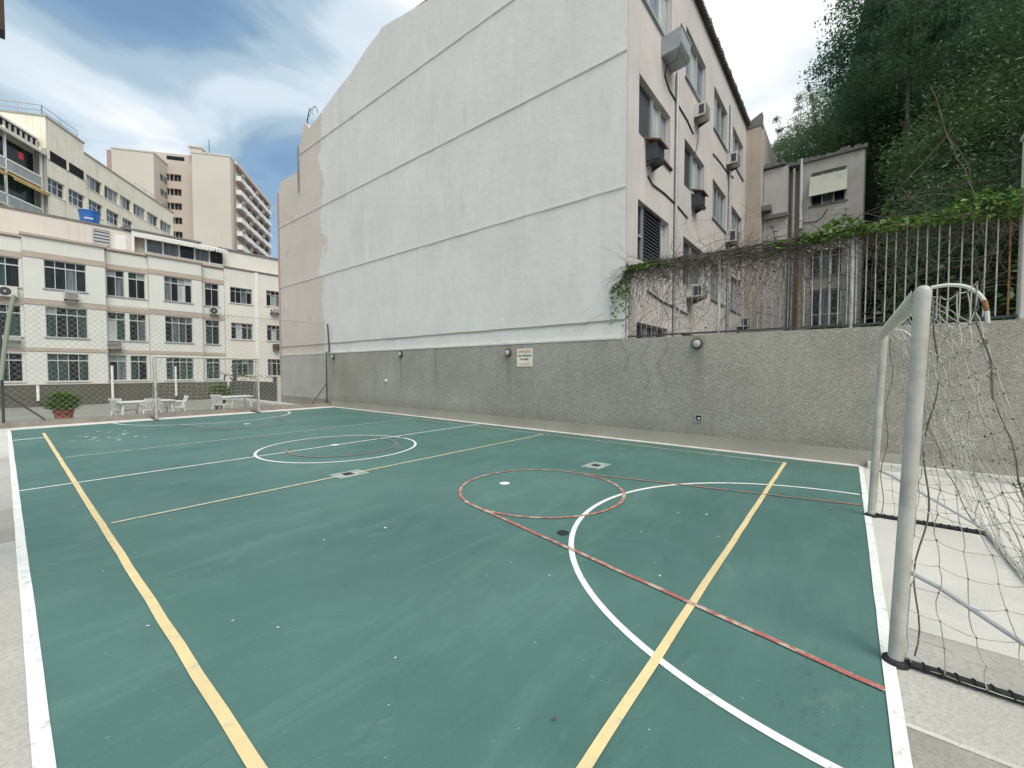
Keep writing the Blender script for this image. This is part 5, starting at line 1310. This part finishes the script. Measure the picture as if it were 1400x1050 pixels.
# air conditioners on the cream flats
def ac_px(px, py, Y, w, h, label, grp='air conditioners hanging on the cream flats', lid=None, body='ac'):
    q = onY(px, py, Y); return ac_unit(q[0], q[2], w, h, .5, label, lid, grp, Y, body)
ac_px(97, 410, BY, .62, .42, 'window air conditioner under the top window of the widest left bay')
ac_px(155, 477, BY + .45, .75, .55, 'boxy air conditioner below the middle pair of windows, second row')
ac_px(375, 428, NY, .7, .3, 'white topped air conditioner high beside the white gable edge')
ac_px(377, 477, NY, .5, .4, 'dark air conditioner halfway down by the white gable edge', body='louvre')
ac_px(377, 526, NY, .45, .7, 'narrow dark unit low down by the white gable edge', body='louvre')
ac_px(12, 466, BY + .9, .9, .25, 'white topped air conditioner under the leftmost second row window')
def condenser(px, py, Y, label, w=.85, h=.6):
    q = onY(px, py, Y); t = thing('condenser_unit', label, 'air conditioner', (q[0], Y, q[2]), 0, 'fan condensers on the cream flats')
    part('casing', MB().box(-w / 2, w / 2, -.35, -.03, 0, h), 'ac', t, bevel=.02)
    part('fan_grille', MB().lathe([(.001, -.36), (.24, -.36), (.25, -.352), (.25, -.351)], (-.06, 0, h / 2), 20, 'y'), 'grille', t)
    part('hub', MB().lathe([(.001, -.375), (.05, -.372), (.05, -.362)], (-.06, 0, h / 2), 12, 'y'), 'ac', t)
    for k0 in (-w / 2 + .05, w / 2 - .1): part('bracket', MB().box(k0, k0 + .05, -.33, -.001, -.06, -.001), 'dark_metal', t)
condenser(9, 406, BY + .9, 'round fan condenser under the top window at the left picture edge')
condenser(292, 430, BY + .5, 'round fan condenser under the narrow window of the cream flats', .6, .5)

# ---------------------------------------------------------------- yellowish long block behind
ANG = math.radians(53.42)
def cam2w(px, depth, py=506): d = RM @ np.array([px - 700, py - 525, FPX]); return d * depth / FPX
o_ = cam2w(65, 40, 250)
YF = Frame(o_[0], o_[1], ANG)
YB = thing('apartment_block', 'long yellowish block with strip windows and roof railing at upper left', 'building', (o_[0], o_[1], 0), ANG)
def yh(px, py, yv=0): return YF.hit(px, py, 1, yv)
TY = lambda a, b, z: (a, b, z)
def yrect(x0, yt0, x1, yb0): a = yh(x0, yt0); b = yh(x0, yb0); c = yh(x1, yt0); return (a[0], c[0], b[2], a[2])
zA1 = yh(119, 238)[2]; zA0 = yh(119, 256)[2]; zB1 = yh(67, 242)[2]; zB0 = yh(67, 263)[2]; zC1 = yh(54, 197)[2]; zC0 = yh(54, 211)[2]
def rowx(zz, spans):
    out = []
    for a, b in spans:
        out.append([a, b])
    return out
s_end = yh(237, 300)[0]
def S_(px): return yh(px, 300)[0]
wB = [(S_(a), S_(b), zB0, zB1) for a, b in ((67, 90), (95, 117), (122, 141), (146, 163), (168, 181))]
wA = [(S_(a), S_(b), zA0, zA1) for a, b in ((119, 141), (144, 163), (165, 180), (183, 199), (201, 216), (219, 234))]
ztop = yh(120, 210)[2]; zbr = yh(114, 209)[2]
sC = S_(117)
YT = yh(160, 240)[2]                       # parapet of the lower right part
facade(YB, TY, 0, s_end, 0, YT, wA + wB, 'yellow_wall', .25)
for w in wB: window(YB, TY, *w, (1, 1, 1), (1.4, 1), .2, 'alu', ('glass_blue', 'glass_blue', 'glass_dark'), .07, 'white')
for i, w in enumerate(wA): window(YB, TY, *w, (1, 1, 1), (1,), .2, 'alu', ('glass_pale', 'glass_mid', 'glass_dark') if i % 2 == 0 else ('glass_dark', 'glass_mid', 'glass_frost'), .07, 'white')
part('body', MB().box(0, s_end, .36, 14, 0, YT - .02), 'yellow_wall', YB)
part('coping', MB().box(sC + .02, s_end + .1, -.08, .35, YT + .001, YT + .15), 'concrete_dark', YB)
part('end_wall', MB().box(-.02, -.001, .0, 14, 0, YT), 'yellow_wall_shade', YB)
# taller top storey
zU = yh(50, 152)[2]; sU = S_(50)
zUt = yh(55, 155)[2]
part('top_storey', MB().box(-.03, sC, -.03, 9, zC1, zUt), 'yellow_wall', YB)
part('gallery_shade_sheet', MB().box(0.05, sC - .05, -.036, -.002, zC0, zC1 - .02), 'room', YB)  # black sheet on the wall, painted as the gallery's inner shade
for s in np.linspace(.02, sC - .1, 3): part('gallery_pier', MB().box(s, s + .25, -.08, -.037, zC0, zC1 - .01), 'yellow_wall', YB)
part('top_coping', MB().box(-.1, sC + .1, -.1, 9.1, zUt + .001, zUt + .15), 'concrete_dark', YB)
def railing(name_parent, pts, h, step=1.6, r=.05):
    mb = MB()
    for i in range(len(pts) - 1):
        a, b = Vector(pts[i]), Vector(pts[i + 1])
        for q in (.5, 1.0): mb.tube([a + Vector((0, 0, h * q)), b + Vector((0, 0, h * q))], r * .7, 5)
        n = max(1, int((b - a).length / step))
        for k in range(n + 1): p_ = a.lerp(b, k / n); mb.tube([p_, p_ + Vector((0, 0, h))], r, 5)
    return part('roof_railing', mb, 'galv', name_parent)
railing(YB, [(.2, 6, zUt + .15), (.2, .4, zUt + .15), (sC - .2, .4, zUt + .15)], 1.0)
railing(YB, [(S_(193), .6, YT + .15), (S_(228), .6, YT + .15)], .9)
# nearer left part: recessed balconies
lf = -12
RC = .55
TL = lambda a, b, z: (a, RC + b, z)
zz = yh(47, 189, RC)[2]
def ysheet(a0, a1, b0, z0, b1, z1, th_=.06):
    return MB(TL).add([(a0, b0, z0), (a1, b0, z0), (a1, b1, z1), (a0, b1, z1), (a0, b0, z0 + th_), (a1, b0, z0 + th_), (a1, b1, z1 + th_), (a0, b1, z1 + th_)], [(0, 3, 2, 1), (4, 5, 6, 7), (0, 1, 5, 4), (1, 2, 6, 5), (2, 3, 7, 6), (3, 0, 4, 7)])
part('left_wing_wall', MB().box(lf, -.03, RC + .4, 12, 0, zz + .1), 'cream', YB)
part('band_trim', MB(TL).box(lf, -.2, -.15, .38, zz + .001, zz + .16), 'white', YB)
part('louvre_band', MB(TL).box(lf, -.25, .0, .39, zz - .68, zz), 'room', YB)
for q in np.arange(lf, -.4, .55): part('louvre_blade', MB(TL).box(q, q + .2, -.06, -.002, zz - .66, zz - .12), 'concrete_light', YB)
part('long_awning', ysheet(lf, -.1, .0, zz - .72, -.55, zz - 1.15), 'tarp', YB)
part('awning_hem', MB(TL).box(lf, -.1, -.60, -.56, zz - 1.36, zz - 1.10), 'tarp', YB)
for k in range(3):
    h0 = zz - 1.45 - 3.1 * k
    part('terrace_recess', MB(TL).box(lf, -.3, .3, .39, h0 - 2.0, h0), ('glass_dark', 'glass_teal', 'glass_teal')[k], YB)
    part('balcony_rail', MB(TL).box(lf, -.2, -.30, -.20, h0 - 2.12, h0 - 1.98), 'white', YB)
    part('balcony_glass', MB(TL).box(lf, -.3, -.27, -.24, h0 - 2.9, h0 - 2.13), 'glass_frost', YB)
    part('balcony_slab', MB(TL).box(lf, -.2, -.3, .29, h0 - 3.05, h0 - 2.91), 'cream', YB)
    if k:
        for a0_, a1_ in ((-9.5, -4.6), (-3.9, -.1)): part('yellow_awning', ysheet(a0_, a1_, .25, h0 + .15, -.75, h0 - .5, .08), 'awning', YB, label='mustard yellow awning')
        for a0_, a1_ in ((-9.5, -4.6), (-3.9, -.1)): part('awning_valance', MB(TL).box(a0_, a1_, -.80, -.76, h0 - .72, h0 - .44), 'awning', YB)
part('hanging_cloth', MB(TL).box(-2.7, -2.25, -.32, -.305, zz - 2.9, zz - 2.3), 'red_cloth', YB)
for a0_ in (-8, -4, -.3): part('balcony_post', MB(TL).box(a0_, a0_ + .14, -.3, -.16, zz - 10, zz - .7), 'white', YB)

# ---------------------------------------------------------------- tall pinkish towers far behind
o_ = cam2w(315, 88, 250)
TF = Frame(o_[0], o_[1], ANG)
TW = thing('tower_block', 'tall pinkish tower block with balconies on its right side', 'building', (o_[0], o_[1], 0), ANG)
def th(px, py, ax, v): return TF.hit(px, py, ax, v)
zt1 = th(300, 213, 0, 0)[2]; yL = th(264, 300, 0, 0)[1]
part('front_block', MB().box(0, 10, 0, yL, 0, zt1), 'tower', TW)
part('roof_slab', MB().box(-.1, 10, -.1, yL + .1, zt1 + .001, zt1 + .3), 'concrete_light', TW)
zs = th(322, 222, 0, 2.0)[2]; yS = th(322, 300, 0, 2.0)[1]
part('brown_return', MB().box(1.5, 2.5, yS, -.001, 0, zs), 'tower_brown', TW)
sE = th(368, 300, 1, yS)[0]; zE = th(330, 232, 1, yS)[2]
part('side_wing', MB().box(2.5, sE, yS + .3, yL - .5, 0, zs - .4), 'tower', TW)
part('side_parapet', MB().box(2.0, sE + .3, yS - .5, yS + .3, zs - .4, zs + .3), 'tower', TW)
nb = 5; fl = 3.0; z = zs - 3.4; fi = 0
while z > 2:
    part('window_strip', MB().box(2.7, sE - .3, yS + .24, yS + .29, z + .9, z + 2.5), 'glass_dark', TW)
    for b_ in range(nb):
        s0 = 2.9 + (sE - 3.2) * b_ / nb; s1 = 2.9 + (sE - 3.2) * (b_ + .86) / nb
        o = part('balcony', MB().box(s0, s1, yS - .9, yS + .22, z - .1, z + .9), 'white', TW)
        part('wall_pier', MB().box(s1 + .1, s1 + .6, yS - .15, yS + .239, z - .1, z + 2.6), 'tower', o)
        if (b_ + fi) % 2 == 0: part('air_box', MB().box(s0 + .3, s0 + 1.3, yS - 1.3, yS - .901, z + .95, z + 1.5), 'concrete_dark', o)
        part('hood', MB().add([(s0, yS + .2, z + 2.6), (s1, yS + .2, z + 2.6), (s1, yS - .7, z + 2.2), (s0, yS - .7, z + 2.2), (s0, yS + .2, z + 2.66), (s1, yS + .2, z + 2.66), (s1, yS - .72, z + 2.26), (s0, yS - .72, z + 2.26)], [(0, 3, 2, 1), (4, 5, 6, 7), (0, 1, 5, 4), (1, 2, 6, 5), (2, 3, 7, 6), (3, 0, 4, 7)]), 'tower_brown', o)
    z -= fl; fi += 1
# recessed middle with small windows
yM = th(223, 300, 0, 3.0)[1]
part('recessed_block', MB().box(3, 16, yL + .01, yM + 3, 0, th(245, 211, 0, 3)[2]), 'tower_recess', TW)
part('slot_shade_sheet', MB().box(2.95, 2.99, th(252, 215, 0, 3)[1], th(228, 215, 0, 3)[1], th(240, 219, 0, 3)[2], th(240, 214, 0, 3)[2]), 'room', TW)  # thin black sheet painted as the shade of a slot
for k in range(7):
    for px in (229, 235, 240.5, 245.5):
        a = th(px - 2.1, 238 + 0, 0, 3); b = th(px + 2.1, 244, 0, 3); zz = th(235, 243, 0, 3)[2] - k * fl
        w = part('window', MB().box(2.94, 2.99, b[1], a[1], zz - .6, zz + .6), 'glass_dark', TW)
        part('hood', MB().box(2.5, 2.94, b[1] - .05, a[1] + .05, zz + .56, zz + .66), 'tower_brown', w)
part('lift_house', MB().box(2, 4.5, yL - 1.0, yL + 1.2, zt1 + .31, zt1 + 2.0), 'tower', TW)
part('lift_house_cap', MB().box(1.8, 4.7, yL - 1.2, yL + 1.4, zt1 + 2.01, zt1 + 2.3), 'tower', TW)
part('plinth', MB().box(4, 7, yS + 3.0, yS + 7.5, zt1 + .31, zt1 + .9), 'concrete_dark', TW)
part('mast', MB().tube([(4, yS + 5.5, zt1 + .9), (4, yS + 5.5, zt1 + 5)], .07, 6), 'dark_metal', TW)
TW2 = thing('tower_block', 'blank-walled pinkish tower left of the balconied one, brown left edge', 'building', (o_[0], o_[1], 0), ANG)
y0 = th(212, 300, 0, -2)[1]; y1 = th(155, 300, 0, -2)[1]; y2 = th(147.5, 300, 0, -2)[1]; z2 = th(180, 206, 0, -2)[2]
part('front_block', MB().box(-2, 18, y0, y1, 0, z2), 'tower', TW2)
part('brown_edge', MB().box(-1.8, 14, y1 + .01, y2, 0, z2 - .2), 'tower_brown', TW2)
part('coping', MB().box(-2.1, 18, y0 - .1, y1 + .1, z2 + .001, z2 + .3), 'concrete_light', TW2)
for k in range(6):
    zz = z2 - 3.6 - k * fl
    for s in (.2, 1.6): w = part('window', MB().box(s, s + 1.0, y0 - .06, y0 - .01, zz - .6, zz + .6), 'glass_mid', TW2)
# pale strip building glimpsed right of the tower
q = cam2w(372, 95)
t = thing('apartment_block', 'pale narrow building glimpsed between balconied tower and white gable', 'building', (q[0], q[1], 0), ANG)
zq = (506 - 352) / FPX * 95
part('wall', MB().box(-3, 12, -12, 1.2, 0, zq), 'concrete_light', t); part('coping', MB().box(-3.2, 12.2, -12.2, 1.4, zq + .001, zq + .4), 'ledge_dark', t)
# brown eave beam at the top left edge of the photograph, on its own post out of view
q = Vector(dirpx(1, 46)) * 4.0; q.z += EYE
t = thing('brown_eave', 'dark brown eave end jutting in at the top left edge', 'eave', (q.x, q.y, 0))
e1 = Vector((-.42, -.15, 0))
part('beam', MB().box(-1.6, .015, -.05, .05, q.z, q.z + .22), 'brown', t)
part('fascia', MB().box(-1.6, -.01, -.08, .6, q.z + .221, q.z + .8), 'brown', t)
part('post', MB().box(-1.5, -1.3, -.05, .15, 0, q.z - .001), 'brown', t)
